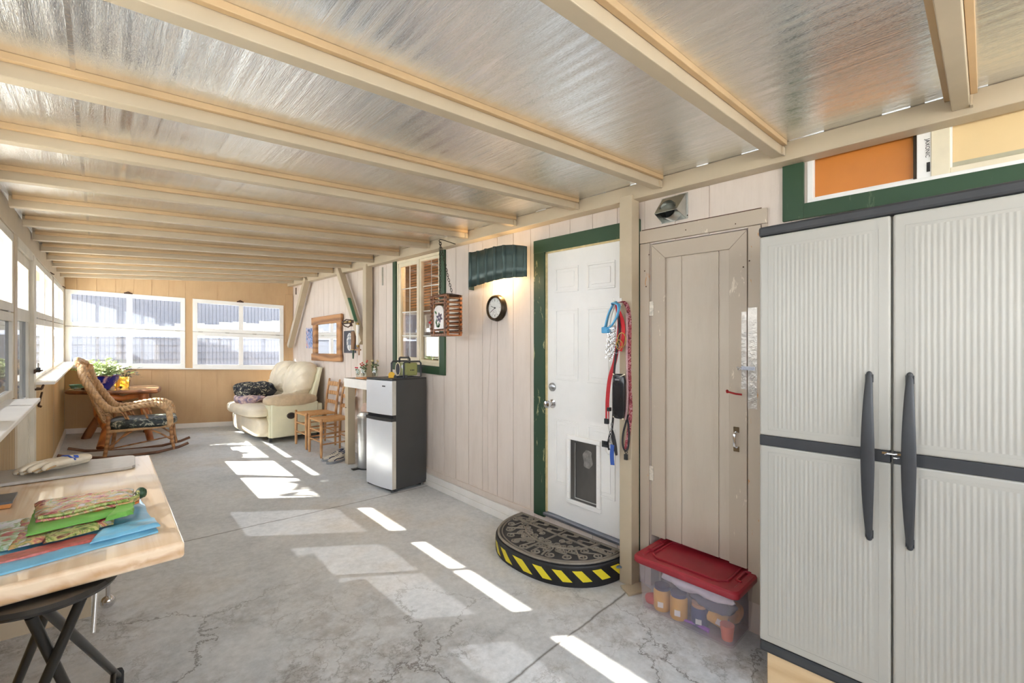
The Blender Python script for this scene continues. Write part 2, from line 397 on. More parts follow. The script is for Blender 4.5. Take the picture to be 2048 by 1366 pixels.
# ---------------------------------------------------------------- posts and braces along the house
def post(label, x0, x1, y0, y1, zt):
    z0 = FZ(x0, y0); m = MB(); m.box(0, x1-x0, 0, y1-y0, 0, zt-z0)
    o = m.build('support_post', CREAM, bevel=.004); o.location = (x0, y0, z0); return tag(o, label, 'post', 'cream posts under the house side beam')
post('cream square post with dog leashes hung on it beside the white door', 2.45, 2.54, 1.519, 1.608, 2.448)
post('cream square post rising behind the narrow counter', 2.45, 2.54, 5.31, 5.405, 2.55)
m = MB(); m.beam((2.47, 6.20, 2.60), (2.47, 5.44, 1.56), .085, .085, (1, 0, 0)); o = m.build('diagonal_brace', CREAM, bevel=.004); tag(o, 'cream diagonal brace leaning onto the post behind the counter', 'brace', 'diagonal wall braces')
m = MB(); m.beam((2.47, 7.52, 2.63), (2.47, 8.40, 1.53), .085, .085, (1, 0, 0)); o = m.build('diagonal_brace', CREAM, bevel=.004); tag(o, 'cream diagonal brace running down to the corner above the recliner', 'brace', 'diagonal wall braces')

# ---------------------------------------------------------------- window units
def sash(mb, s0, s1, z0, z1, w, t0, t1, mulls=()):
    mb.box(s0, s1, t0, t1, z0, z0+w); mb.box(s0, s1, t0, t1, z1-w, z1)
    mb.box(s0, s0+w, t0, t1, z0+w, z1-w); mb.box(s1-w, s1, t0, t1, z0+w, z1-w)
    for m_, mw in mulls: mb.box(m_-mw/2, m_+mw/2, t0, t1, z0+w, z1-w)
def unit(name, tf, s0, s1, z0, z1, zm, fw, mulls, fm, glo, ghi, t0=-.05, t1=-.01, label=None):
    mb = MB(tf); g = .003
    sash(mb, s0, s1, zm+g, z1, fw, t0, t1, mulls); sash(mb, s0, s1, z0, zm-g, fw, t0, t1, mulls)
    tc_ = (t0+t1)/2
    mb.box(s0, s1, t0, t0+.005, zm-g, zm+g)
    o = mb.build(name, fm, bevel=.003, **ST)
    edges = [s0+fw]+[e_ for m_, mw in mulls for e_ in (m_-mw/2, m_+mw/2)]+[s1-fw]
    for i in range(0, len(edges), 2):
        for a, b_, gm in ((zm+g+fw, z1-fw, ghi), (z0+fw, zm-g-fw, glo)):
            p = MB(tf); p.box(edges[i]-.004, edges[i+1]+.004, tc_-.002, tc_+.002, a-.004, b_+.004); p.build('pane', gm, o)
    return o
HINGE = M('hinge_metal', lin(150, 146, 138), .4, .8)
def hingepins(tf, o, ss, z, t):
    for s_ in ss:
        h = MB(tf); h.box(s_-.03, s_+.03, t-.002, t+.004, z-.004, z+.004); h.build('hinge', HINGE, o)
# left wall windows
wl = [(-1.5, -.05, [-.78]), (.06, 1.45, [.76]), (1.56, 2.90, [2.23]), (3.06, 4.30, [3.72])]
for i, (a, b_, ml) in enumerate(wl):
    o = unit('window_%d' % (i+1), T_left, a, b_, 1.03, 2.095, 1.585, .055, [(q, .03) for q in ml], SASHL, GLFILM, GL, -.04, -.005)
    hingepins(T_left, o, (a+.2, (a+b_)/2, b_-.2), 1.585, -.003)
for i, (a, b_, ml) in enumerate([(5.46, 7.20, [6.33]), (7.28, 8.98, [8.13])]):
    o = unit('window_%d' % (i+5), T_left, a, b_, 1.03, 2.095, 1.585, .055, [(q, .03) for q in ml], SASHL, GL, GL, -.04, -.005)
    hingepins(T_left, o, (a+.2, (a+b_)/2, b_-.2), 1.585, -.003)
    h = MB(T_left); h.tube([(a+1.3, .005, 2.10), (a+1.33, .03, 2.085), (a+1.4, .02, 2.09), (a+1.44, .005, 2.10)], .005); h.build('latch', RUST, o)
# left wall: beam, posts, panels, sills
mb = MB(T_left); mb.box(-1.7, 9.15, -.09, 0, 2.10, 2.255)
mb.build('trim_4', CREAM, bevel=.004, **ST)
mb = MB(T_left)
for a, b_ in ((-1.7, -1.5), (-.05, .06), (1.45, 1.56), (2.90, 3.06), (4.30, 4.42), (5.36, 5.46), (7.20, 7.28), (8.98, 9.15)):
    mb.box(a, b_, -.09, .0, 0, 2.10)
mb.build('trim_5', CREAM, bevel=.003, **ST)
gl_ = [.11*k for k in range(-20, 100)]
mb = MB(T_left); siding(mb, [(-1.5, -.05, 0, 1.03), (.06, 1.45, 0, 1.03), (1.56, 2.90, 0, 1.03), (3.06, 4.30, 0, 1.03)], gl_, .06, .006, .005); mb.build('wall_left', OLDWOOD, **ST)
mb = MB(T_left); siding(mb, [(5.46, 7.20, 0, 1.03), (7.28, 8.98, 0, 1.03)], [], .06); mb.build('wall_left_panel', TANWOOD, **ST)
mb = MB(T_left); mb.box(-1.6, 4.02, -.01, .135, 1.03, 1.052); mb.build('windowsill_near', BWHITE, bevel=.004, **ST)
mb = MB(T_left); mb.box(5.30, 8.98, -.01, .125, 1.03, 1.052); mb.build('windowsill_far', BWHITE, bevel=.004, **ST)
mb = MB(T_left); mb.box(5.50, 9.05, 0, .016, 0, .075); mb.build('baseboard_left', BWHITE, bevel=.003, **ST)
# side door in the left wall
mb = MB(T_left)
sash(mb, 4.43, 5.22, .05, 2.03, .08, -.05, -.012); mb.box(4.51, 5.14, -.045, -.016, .13, .95); mb.box(4.51, 5.14, -.05, -.012, 1.54, 1.63)
mb.box(5.22, 5.36, -.07, .012, 0, 2.08); mb.box(4.42, 5.36, -.06, .004, 2.03, 2.10)
dr = mb.build('door_3', SASHL, bevel=.003, **ST)
p = MB(T_left); p.box(4.505, 5.145, -.032, -.028, 1.625, 1.955); p.build('pane', GL, dr)
p = MB(T_left); p.box(4.505, 5.145, -.032, -.028, .945, 1.545); p.build('pane', GLFILM, dr)
p = MB(T_left); p.box(5.18, 5.32, .012, .018, 1.13, 1.16); p.tube([(5.20, .02, 1.15), (5.20, .05, 1.15), (5.25, .055, 1.15), (5.25, .02, 1.15)], .006); p.tube([(5.22, .015, 1.0), (5.22, .05, 1.0), (5.24, .06, 1.03), (5.28, .05, 1.0), (5.33, .02, 1.0)], .008); p.build('latch', RUST, dr)
pl = thing('padlock', 'black padlock hanging from the hasp of the side door frame', 'padlock', T_left(5.25, .03, 1.17))
m = MB(); m.box(-.008, .014, -.022, .022, -.035, .005); m.build('lock_body', BLACK, pl, bevel=.003)
m = MB(); m.tube([(.003, -.014, .003), (.003, -.014, .03), (.003, -.008, .04), (.003, .008, .04), (.003, .014, .03), (.003, .014, .003)], .004); m.build('shackle', CHROME, pl)
m = MB(T_left); m.tube([(5.545, .01, .83), (5.70, .02, .93)], .007); m.tube([(5.545, .01, .83), (5.545, .03, .82)], .009); tag(m.build('handle_bolt', RUST), 'rusty slim bolt fixed slanting on the striped wood panel', 'bolt')
m = MB(T_left); m.box(5.62, 5.80, .0, .04, .12, .14); m.beam((5.66, .02, .13), (5.78, .03, .30), .02, .05, (0, 1, 0)); tag(m.build('wood_cleat', BATTEN), 'short tan wooden cleat slanting low on the striped panel', 'cleat')

# ---------------------------------------------------------------- far wall
gf = [.131+.2135*k for k in range(0, 15)]
mb = MB(T_far); siding(mb, [(-.1, 3.05, 0, .965), (-.1, 3.05, 2.10, 2.62), (1.408, 1.507, .965, 2.10), (2.825, 3.05, .965, 2.10), (-.1, .005, .965, 2.10)], gf, .08)
mb.build('wall_far', FARSID, **ST)
mb = MB(T_far); mb.box(2.86, 2.975, 0, .03, 1.45, 2.3); mb.build('trim_6', FARSID, bevel=.003, **ST)
mb = MB(T_far); mb.box(.0, 2.83, 0, .045, .950, .968); mb.build('windowsill_end', BWHITE, bevel=.003, **ST)
mb = MB(T_far); mb.box(.0, 2.97, 0, .016, 0, .075); mb.build('baseboard_far', BWHITE, bevel=.003, **ST)
WIRE = M('wire_grey', lin(120, 122, 128), .5, .5)
for i, (a, b_, mu) in enumerate(((.005, 1.408, .718), (1.507, 2.825, 2.177))):
    o = unit('window_%d' % (i+7), T_far, a, b_, .968, 2.10, 1.565, .062, [(mu, .066)], WHITE, GLDIRT, GLDIRT, -.04, .012)
    hingepins(T_far, o, [a+(b_-a)*k for k in (.08, .36, .66, .93)], 1.565, .014)
    h = MB(T_far); c = (a+b_)/2
    h.box(c-.05, c+.05, .012, .02, 2.095, 2.115); h.tube([(c-.03, .03, 2.11), (c, .04, 2.125), (c+.03, .03, 2.11)], .008); h.build('latch', RUST, o)
    w = MB(T_far)
    k = a+.06
    while k < b_-.06: w.box(k, k+.005, -.075, -.0728, .99, 2.08); k += .0508
    k = 1.0
    while k < 2.08: w.box(a+.04, b_-.04, -.0728, -.0706, k, k+.0026); k += .0254
    w.build('wire_mesh', WIRE, o)

# ---------------------------------------------------------------- end behind the viewer: low wall and open windows
mb = MB(); mb.hexa([fl(-.5, -1.72), fl(2.6, -1.72), fl(2.6, -1.64), fl(-.5, -1.64)], [fl(-.5, -1.72, 1.45), fl(2.6, -1.72, 1.45), fl(2.6, -1.64, 1.45), fl(-.5, -1.64, 1.45)])
mb.build('wall_back', FARSID, **ST)
mb = MB()
for x in (.55, 1.6): mb.hexa([fl(x, -1.72, 1.45), fl(x+.09, -1.72, 1.45), fl(x+.09, -1.64, 1.45), fl(x, -1.64, 1.45)], [(x, -1.72, ZC(x, -1.7)), (x+.09, -1.72, ZC(x, -1.7)), (x+.09, -1.64, ZC(x, -1.7)), (x, -1.64, ZC(x, -1.7))])
mb.build('trim_7', CREAM, **ST)

# ---------------------------------------------------------------- outside
LAP = M('grey_lap_siding', lin(104, 101, 98), .7, var=.06)
LAPT = M('beige_lap_siding', lin(104, 90, 76), .8, var=.06)
def lapwall(name, label, x0, x1, y0, y1, z0, z1, mat, along, thick=.12):
    m = MB(); L = (y1-y0) if along == 'y' else (x1-x0); k = z0
    while k < z1:
        a = min(k+.13, z1)
        if along == 'y': m.hexa([(x0, y0, k), (x0+thick, y0, k), (x0+thick, y1, k), (x0, y1, k)], [(x0, y0, a), (x0+thick-.02, y0, a), (x0+thick-.02, y1, a), (x0, y1, a)])
        else: m.hexa([(x0, y0, k), (x1, y0, k), (x1, y0+thick, k), (x0, y0+thick, k)], [(x0, y0+.02, a), (x1, y0+.02, a), (x1, y0+thick, a), (x0, y0+thick, a)])
        k = a
    return tag(m.build(name, mat), label, 'wall')
# carport beyond the end windows: grey fence, bright gap, grey eave
lapwall('lap_sided_fence', 'pale grey lap sided fence outside the end windows', -1.2, 5.0, 10.4, 0, 0, 1.71, LAP, 'x')
m = MB()
for i in range(26):
    x = -1.4+i*.25; m.box(x, x+.25, 11.0, 11.06, 1.87+(.04 if i % 3 else 0)+.078*x, 3.6)
tag(m.build('shingled_eave', LAP), 'pale grey shingled eave of the building outside the end windows', 'eave')
# neighbour on the left side
lapwall('neighbour_wall', 'beige lap sided neighbour wall outside the left windows', -4.6, 0, 6.0, 30, 2.35, 3.2, LAPT, 'y')
lapwall('neighbour_gable', 'beige lap sided neighbour gable seen through the long window row', -10, -.55, 14.0, 0, 2.62, 5.2, LAPT, 'x')
FOL = M('evergreen_foliage', lin(58, 84, 44), .8, var=.4, scale=8)
t = thing('added_shade_tree', 'unseen evergreen tree added outside to shade one window bay', 'tree', (-2.6, 7.35, -.12))  # out of view, added to block the sun from one bay's upper panes
m = MB(); m.tube([(.5, .3, 0), (.5, .3, 2.2), (.02, 0, 4.6)], [.10, .06, .03]); m.build('trunk', OLDWOOD, t)
m = MB()
for k in range(900):
    z = random.uniform(3.78, 5.0); r = .5*(1-(z-3.7)/2.2)*math.sqrt(random.random()); a = random.uniform(0, 2*PI)
    c = Vector((r*math.cos(a), r*math.sin(a), z)); d = Vector((random.gauss(0, 1), random.gauss(0, 1), random.gauss(0, .5))).normalized()*.07; e_ = d.orthogonal().normalized()*.035
    m.add([c-d-e_, c+d-e_, c+d+e_, c-d+e_], [(0, 1, 2, 3)])
m.build('foliage', FOL, t)
# ---------------------------------------------------------------- door_1: white six panel door with pet door
mb = MB(T_house); mb.box(1.603, 2.352, -.05, -.008, .212, 2.236)
d1 = mb.build('door_1', WHITE, bevel=.002, **ST)
def panel(s0, s1, z0, z1):
    m = MB(T_house); w = .016
    sash(m, s0, s1, z0, z1, w, -.008, -.001); m.box(s0+w+.022, s1-w-.022, -.008, -.002, z0+w+.022, z1-w-.022)
    m.build('door_panel', WHITE, d1, bevel=.003)
for a, b_ in ((2.035, 2.258), (1.717, 1.953)):
    for z0, z1 in ((1.915, 2.105), (1.25, 1.79), (.46, .95)): panel(a, b_, z0, z1)
m = MB(T_house); m.lathe([(.034, -.008), (.034, .0), (.022, .006), (.012, .012), (.0, .013)], (0, 0, 0), 20)
def knob(z, parts):
    for nm, prof, mt in parts:
        m = MB(); m.lathe(prof, (0, 0, 0), 20, 'x'); o = m.build(nm, mt, d1, smooth=40)
        o.location = T_house(2.285, 0, z); o.scale = (-1, 1, 1)
knob(1.19, [('deadbolt', [(.0, -.01), (.032, -.01), (.032, .004), (.024, .012), (.012, .014), (.0, .014)], STEEL)])
knob(1.06, [('door_knob', [(.0, -.01), (.034, -.01), (.034, .0), (.014, .006), (.012, .03), (.026, .04), (.031, .055), (.026, .068), (.0, .072)], CHROME)])
# pet door
PFLAP = M('scuffed_flap', lin(66, 64, 62), .35, var=.3, scale=5, stretch=(1, 1, .4))
m = MB(T_house); sash(m, 1.83, 2.132, .345, .85, .032, -.008, .014); pd = m.build('pet_door_frame', WHITE, d1, bevel=.004)
m = MB(T_house); m.box(1.862, 2.10, -.004, .0005, .377, .818); m.build('pet_flap', PFLAP, pd)
m = MB(T_house); m.box(2.052, 2.058, -.003, .006, .40, .80); m.box(1.866, 2.058, -.003, .006, .395, .401); m.build('flap_edge', STEEL, pd)
m = MB(T_house)
for k, (z) in enumerate((.43, .52, .6, .68, .76)):
    for s_ in (1.846, 2.116): m.ball(T_house(s_, .011, z) if 0 else (s_, .011, z), .004, 6, 4)
m.build('screw', STEEL, pd)
m = MB(T_house); m.prism([(1.945+.040*math.copysign(abs(math.cos(a))**.7, math.cos(a))+.006*math.sin(a*5), .70+.065*math.copysign(abs(math.sin(a))**.8, math.sin(a))) for a in [k*PI/14 for k in range(28)]], .0, .0009, 'y'); m.build('haze_patch', M('white_haze', lin(124, 121, 118), .6, var=.35, scale=30), pd)
# green casing of the door
mb = MB(T_house); mb.box(2.352, 2.469, -.02, .016, .165, 2.339); mb.build('trim_8', GREENP, bevel=.002, **ST)
mb = MB(T_house); mb.box(1.52, 2.469, -.02, .018, 2.2395, 2.341); mb.build('trim_9', GREEN, bevel=.002, **ST)
mb = MB(T_house); mb.box(1.52, 1.60, -.02, .014, .165, 2.239); mb.build('trim_10', GREENP, bevel=.002, **ST)
mb = MB(T_house); mb.box(2.338, 2.353, -.03, .004, .212, 2.238); mb.box(1.60, 2.353, -.03, .004, 2.228, 2.240); mb.build('trim_11', M('raw_jamb', lin(206, 188, 140), .6, var=.2, scale=20), **ST)
mb = MB(T_house); mb.box(1.60, 2.355, -.05, .03, .188, .209); mb.build('threshold', M('threshold_aluminium', lin(140, 145, 155), .4, .8), bevel=.003, **ST)

# ---------------------------------------------------------------- door_2: low beige closet door
CASE = peeled('patched_greige_paint', lin(190, 176, 158), lin(218, 206, 188), .63)
CASE2 = peeled('rust_spotted_greige', lin(190, 176, 158), lin(190, 136, 84), .635, stretch=(8, 8, 2))
mb = MB(T_house)
siding(mb, [(.875, 1.444, .33, 2.165)], [1.03, 1.25], .05, .007, .006)
mb.v = [(x+.012, y, z) for x, y, z in mb.v]
d2 = mb.build('door_2', painted('closet_siding', lin(196, 184, 168), lin(168, 152, 132), .35), **ST)
m = MB(T_house)
def miter(m, s0, s1, z0, z1, w, t0, t1):      # mitred frame with hairline gaps
    q = .0015
    def piece(P): m.hexa([(s, t0, z) for s, z in P], [(s, t1, z) for s, z in P])
    piece([(s0, z1), (s1, z1), (s1-w, z1-w), (s0+w, z1-w)])
    piece([(s0, z0), (s0, z1-q), (s0+w, z1-w-q), (s0+w, z0)])
    piece([(s1, z0), (s1-w, z0), (s1-w, z1-w-q), (s1, z1-q)])
miter(m, .877, 1.442, .33, 2.163, .092, -.012, .006); m.build('door_frame_board', CASE, d2, bevel=.0015)
m = MB(T_house); m.box(1.452, 1.515, -.01, .018, .17, 2.175); m.box(.805, .868, -.01, .018, .17, 2.175); m.build('trim_12', CASE2, bevel=.002, **ST)
m = MB(T_house); m.box(.775, 1.515, -.01, .022, 2.178, 2.258); m.box(.775, .80, -.01, .02, .17, 2.176); m.build('trim_13', CASE, bevel=.002, **ST)
def small(name, mat_, parts, parent=None, bevel=.001, **kw):
    m = MB(T_house)
    for p in parts: m.box(*p)
    return m.build(name, mat_, parent, bevel=bevel)
for z in (1.76, .72):
    small('hinge', M('painted_hinge', lin(214, 206, 192), .5, .3, var=.3, scale=40), [(1.425, 1.475, .006, .012, z-.045, z+.045)], d2)
m = MB(T_house); m.tube([(.93, .008, .98), (.93, .035, .99), (.93, .04, 1.02), (.93, .035, 1.05), (.93, .008, 1.06)], .007); m.box(.915, .945, .006, .01, .955, .985); m.box(.915, .945, .006, .01, 1.06, 1.09); m.build('pull_handle', CHROME, d2, smooth=40)
m = MB(T_house); m.box(.83, .90, .02, .024, 1.405, 1.425); m.tube([(.90, .022, 1.415), (.92, .03, 1.418), (.915, .03, 1.405), (.90, .022, 1.41)], .004); m.build('hasp', CHROME, d2)
m = MB(T_house); m.tube([(.90, .012, 1.27), (.93, .02, 1.272), (.965, .018, 1.278), (.98, .01, 1.275)], .005); m.ball((.975, .018, 1.283), (.008, .008, .008), 8, 6); m.build('red_cord', M('red_cord', lin(150, 30, 30), .8), d2, smooth=40)
m = MB(T_house); m.box(.822, .868, .019, .0195, 1.20, 1.74); m.box(.878, .905, .007, .0076, 1.30, 1.72); m.build('foil_patch', M('wrinkled_foil_tape', lin(186, 180, 172), .35, .6, var=.2, scale=12, bmp=1, bscale=30), d2)
m = MB(T_house)
for s_, z in ((1.45, 2.10), (1.47, 1.9), (1.21, 2.215), (.93, 2.2), (.89, 1.96), (1.48, 2.0), (1.2, 2.30), (.86, 1.99)): m.ball((s_, .021, z), (.004, .003, .004), 6, 4)
m.build('nail', RUST, d2)
m = MB(T_house); m.box(.80, 1.50, .019, .0235, 2.2585, 2.262); m.build('trim_14', M('old_caulk', lin(92, 60, 40), .8, var=.5, scale=60, bmp=.5), **ST)

# dryer vent hood
t = thing('dryer_vent_hood', 'galvanised metal vent hood on the wall above the beige closet door', 'vent hood', T_house(1.29, 0, 2.285))
m = MB(); m.box(-.006, 0, -.085, .085, 0, .155); m.build('flange', GALV, t, bevel=.002)
m = MB()   # sloping hood, open below
A = [(-.006, -.075, .15), (-.006, .075, .15), (-.115, .07, .035), (-.115, -.07, .035)]
m.add(A+[(-.006, -.075, .0), (-.006, .075, .0)], [(0, 1, 2, 3), (0, 3, 4), (1, 5, 2)])
m.build('hood', GALV, t, solid=.003)
m = MB(); m.lathe([(.052, -.09), (.052, 0), (.047, 0), (.047, -.09)], (0, 0, .055), 24, 'x', cap=False); m.build('duct_ring', GALV, t, smooth=40)
m = MB(); m.lathe([(.0, -.02), (.047, -.02)], (0, 0, .055), 24, 'x', cap=False); m.build('duct_flap', M('dark_duct', lin(90, 94, 96), .4, .8), t)

# ---------------------------------------------------------------- high window over the cabinet
ORANGE = M('orange_board', lin(198, 124, 54), .35, var=.08, scale=3)
PALE = M('pale_blind', lin(222, 196, 148), .5, var=.06, scale=2)
mb = MB(T_house); mb.box(.612, .704, -.01, .02, 2.17, 2.45); mb.build('trim_15', GREEN, bevel=.002, **ST)
mb = MB(T_house); mb.box(-1.0, .612, -.01, .0205, 2.17, 2.243); mb.build('trim_16', GREEN, bevel=.002, **ST)
mb = MB(T_house)
mb.box(-.95, .60, -.05, .006, 2.245, 2.262); mb.box(.575, .60, -.05, .004, 2.262, 2.5); mb.box(.155, .200, -.05, .0, 2.262, 2.5)
mb.box(-.95, .60, -.05, -.02, 2.262, 2.275)
wr = mb.build('window_9', WHITE, bevel=.002, **ST)
m = MB(T_house); m.box(.098, .155, -.05, .004, 2.25, 2.5); m.box(-.95, .098, -.05, -.0, 2.262, 2.285); m.build('wood_mullion', OFFW, wr, bevel=.002)
m = MB(T_house); m.box(.20, .575, -.034, -.030, 2.27, 2.5); m.build('orange_pane', ORANGE, wr)
m = MB(T_house); m.box(.200, .212, -.028, -.012, 2.27, 2.5); m.build('dark_channel', M('dark_channel', lin(60, 46, 30), .6), wr)
m = MB(T_house); m.box(-.95, .098, -.03, -.026, 2.285, 2.5); m.build('pale_pane', PALE, wr)
m = MB(T_house); m.box(-.95, .098, -.0255, -.0245, 2.285, 2.31); m.build('grey_film', M('grey_film', lin(176, 172, 148), .5), wr)
for q in (.20, .58, .098, -.9):
    m = MB(T_house); m.box(q-.006, q, -.028, -.002, 2.275, 2.5) ; m.build('glazing_bead', WHITE, wr)
# sticker
INK = M('black_ink', lin(34, 32, 32), .6)
m = MB(T_house); m.box(.158, .169, .0, .0015, 2.285, 2.325); m.build('sticker_block', INK, wr)
fc = bpy.data.curves.new('sticker_text', 'FONT'); fc.body = 'JAXONIC'; fc.size = .019; fc.extrude = .0004; fc.materials.append(INK)
fo = bpy.data.objects.new('sticker_text', fc); C.objects.link(fo); fo.parent = wr
fo.location = T_house(.170, .0015, 2.452)
fo.matrix_world = Matrix.Translation(T_house(.172, .0015, 2.425)) @ Matrix(((0, 0, -1, 0), (0, -1, 0, 0), (-1, 0, 0, 0), (0, 0, 0, 1))).to_4x4()
# kitchen window
mb = MB(T_house); mb.box(4.715, 4.792, -.01, .02, 1.18, 2.45); mb.build('trim_17', GREEN, bevel=.002, **ST)
mb = MB(T_house); mb.box(3.716, 3.81, -.01, .02, 1.18, 2.45); mb.build('trim_18', GREEN, bevel=.002, **ST)
mb = MB(T_house); mb.box(3.81, 4.715, -.01, .0195, 1.18, 1.262); mb.build('trim_19', GREEN, bevel=.002, **ST)
mb = MB(T_house)
sash(mb, 3.812, 4.712, 1.264, 2.448, .03, -.07, .006)
sash(mb, 3.842, 4.235, 1.294, 2.42, .028, -.05, -.01); sash(mb, 4.235, 4.682, 1.294, 2.42, .045, -.03, .0)
kw = mb.build('window_10', OFFW, bevel=.002, **ST)
m = MB(T_house); m.box(3.868, 4.21, -.034, -.030, 1.32, 2.395); m.box(4.278, 4.640, -.02, -.016, 1.336, 2.378); m.build('pane', glassmat('kitchen_glass', (.95, .96, .95, 1), .16), kw)
m = MB(T_house)
for a, b_, t_ in ((3.868, 4.21, -.038), (4.278, 4.640, -.022)):
    m.box((a+b_)/2-.006, (a+b_)/2+.006, t_, t_+.004, 1.33, 2.39)
    for q in (1.58, 1.85, 2.12): m.box(a, b_, t_-.001, t_+.003, q-.006, q+.006)
m.build('muntin', WHITE, kw)
# room behind it
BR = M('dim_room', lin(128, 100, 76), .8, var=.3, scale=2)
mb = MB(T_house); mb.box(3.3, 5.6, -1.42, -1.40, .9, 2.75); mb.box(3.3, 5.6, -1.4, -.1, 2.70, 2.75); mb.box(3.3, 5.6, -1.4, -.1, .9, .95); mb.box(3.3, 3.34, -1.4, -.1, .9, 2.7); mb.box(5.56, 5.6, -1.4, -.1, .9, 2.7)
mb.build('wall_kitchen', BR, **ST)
t = thing('window_blind', 'orange slatted blind behind the upper panes of the kitchen window', 'blind', T_house(4.2, -.12, 1.9))
m = MB()
for k in range(16): m.hexa([(0, -.40, .02+k*.032), (.026, -.40, .03+k*.032), (.026, .42, .03+k*.032), (0, .42, .02+k*.032)], [(0, -.40, .023+k*.032), (.026, -.40, .033+k*.032), (.026, .42, .033+k*.032), (0, .42, .023+k*.032)])
m.build('slat', M('orange_slat', lin(214, 138, 58), .5), t)
for y, c_, z0, z1, lb in ((3.94, lin(214, 222, 230), .96, 1.72, 'white appliance seen low through the right kitchen panes'), (4.24, lin(150, 170, 190), 1.0, 1.5, 'blue grey cupboard seen low through the middle kitchen panes'), (4.75, lin(96, 70, 50), .96, 2.2, 'dark brown cupboard seen through the left kitchen panes')):
    m = MB(T_house); m.box(y-.13, y+.13, -.9, -.6, z0, z1); m.box(y-.12, y-.005, -.6, -.59, z0+.05, z1-.05); m.box(y+.005, y+.12, -.6, -.59, z0+.05, z1-.05)
    tag(m.build('kitchen_unit', M('kitchen_'+str(int(y*100)), c_, .4, var=.05)), lb, 'cupboard')
kl = bpy.data.lights.new('kitchen_fill', 'POINT'); kl.energy = 14; kl.color = (1, .72, .42); kl.shadow_soft_size = .12  # unseen light added to warm the room behind the kitchen window
ko = bpy.data.objects.new('kitchen_fill', kl); C.objects.link(ko); ko.location = T_house(4.3, -.55, 2.45)

# ---------------------------------------------------------------- wall sconce of corrugated metal
t = thing('wall_sconce', 'dark green corrugated metal wall sconce glowing above the round clock', 'wall lamp', T_house(2.85, 0, 2.05))
CORR = M('dark_green_metal', lin(66, 84, 82), .35, .4, var=.12, scale=4, bmp=.06, bscale=8)
def corr(u, v):
    # u along wall (0 right end near door .. 1 left end), returns to the wall at the left
    s_ = u*1.0
    if s_ < .80: y = -.42+s_/.80*.70; x = -.13-.014*math.sin(s_/.8*PI)
    else:
        q = (s_-.80)/.20; y = .28+.13*math.sin(q*PI/2); x = -.13+.13*(1-math.cos(q*PI/2))
    w = .014*(1 if (s_*7.5) % 1 < .3 else 0)*(min(1, ((s_*7.5) % 1)/.06) if (s_*7.5) % 1 < .15 else min(1, (.3-((s_*7.5) % 1))/.06))
    z0 = -.02+.012*math.sin(s_*5); z1 = .215+.10*max(0, s_)**.8+.015*math.sin(s_*6)
    return (x-w, y, z0+(z1-z0)*v)
m = MB(); m.grid(corr, 150, 3); m.build('shade', CORR, t, solid=.003, smooth=50)
m = MB(); m.box(-.04, 0, -.05, .05, .06, .16); m.build('bracket', BLACK, t, bevel=.003)
BULB = newmat('warm_bulb'); BULB[3].inputs['Emission Color'].default_value = (1, .62, .25, 1); BULB[3].inputs['Emission Strength'].default_value = 18
m = MB(); m.ball((-.065, .0, .105), (.028, .028, .034), 12, 8); m.build('bulb', BULB[0], t, smooth=60)
sl = bpy.data.lights.new('sconce_lamp', 'POINT'); sl.energy = 7; sl.color = (1, .68, .34); sl.shadow_soft_size = .03
sl_o = bpy.data.objects.new('sconce_lamp', sl); C.objects.link(sl_o); sl_o.location = T_house(2.85, .065, 2.11)
# hairline cord from sconce
m = MB(T_house); m.tube([(2.98, .004, 2.06), (2.99, .004, 1.8), (3.03, .004, 1.4), (3.06, .004, .9), (3.05, .004, .2)], .002, 5); tag(m.build('lamp_cord', SIDING), 'thin beige cord running down the wall from the sconce', 'cord')

# ---------------------------------------------------------------- clock
t = thing('wall_clock', 'round dark metal outdoor clock with small thermometer dial below the sconce', 'clock', T_house(2.915, .0, 1.825))
m = MB(); m.lathe([(.02, 0), (.112, 0), (.116, -.012), (.105, -.022), (.113, -.032), (.104, -.044), (.108, -.05), (.098, -.056), (.090, -.050), (.088, -.036), (.0, -.036)], n=48, ax='x'); m.build('case', M('bronze_metal', lin(66, 56, 44), .35, .8, var=.3), t, smooth=30)
FACE = M('aged_clock_face', lin(226, 226, 222), .5, var=.06, scale=30)
m = MB(); m.lathe([(.0, -.0365), (.088, -.0365), (.088, -.0385), (0, -.0385)], n=40, ax='x', cap=False); m.build('face', FACE, t)
DKI = M('dial_ink', lin(52, 48, 46), .6); GRI = M('pale_dial_ink', lin(128, 126, 124), .6)
m = MB()
for k in range(12):
    a = k*PI/6; r0, r1 = (.062, .074) if k % 3 else (.058, .076)
    m.beam((-.039, r0*math.sin(a), r0*math.cos(a)), (-.039, r1*math.sin(a), r1*math.cos(a)), .001, .0045 if k % 3 else .007, (1, 0, 0))
m.tube([(-.039, .080*math.sin(a), .080*math.cos(a)) for a in [k*PI/20 for k in range(40)]], .0008, 5, closed=True)
m.tube([(-.039, .022*math.sin(a)+.004, .022*math.cos(a)-.042) for a in [k*PI/12 for k in range(24)]], .0009, 5, closed=True)
m.tube([(-.039, -.0+.004, -.042), (-.039, .012, -.030)], .0012, 5); m.build('dial_marks', GRI, t)
m = MB(); m.beam((-.041, -.006, -.004), (-.041, .052, .020), .002, .007, (1, 0, 0)); m.beam((-.0415, -.01, .004), (-.0415, .062, -.036), .002, .004, (1, 0, 0)); m.lathe([(0, -.044), (.007, -.044), (.007, -.039)], n=12, ax='x', cap=False); m.build('hand', DKI, t)

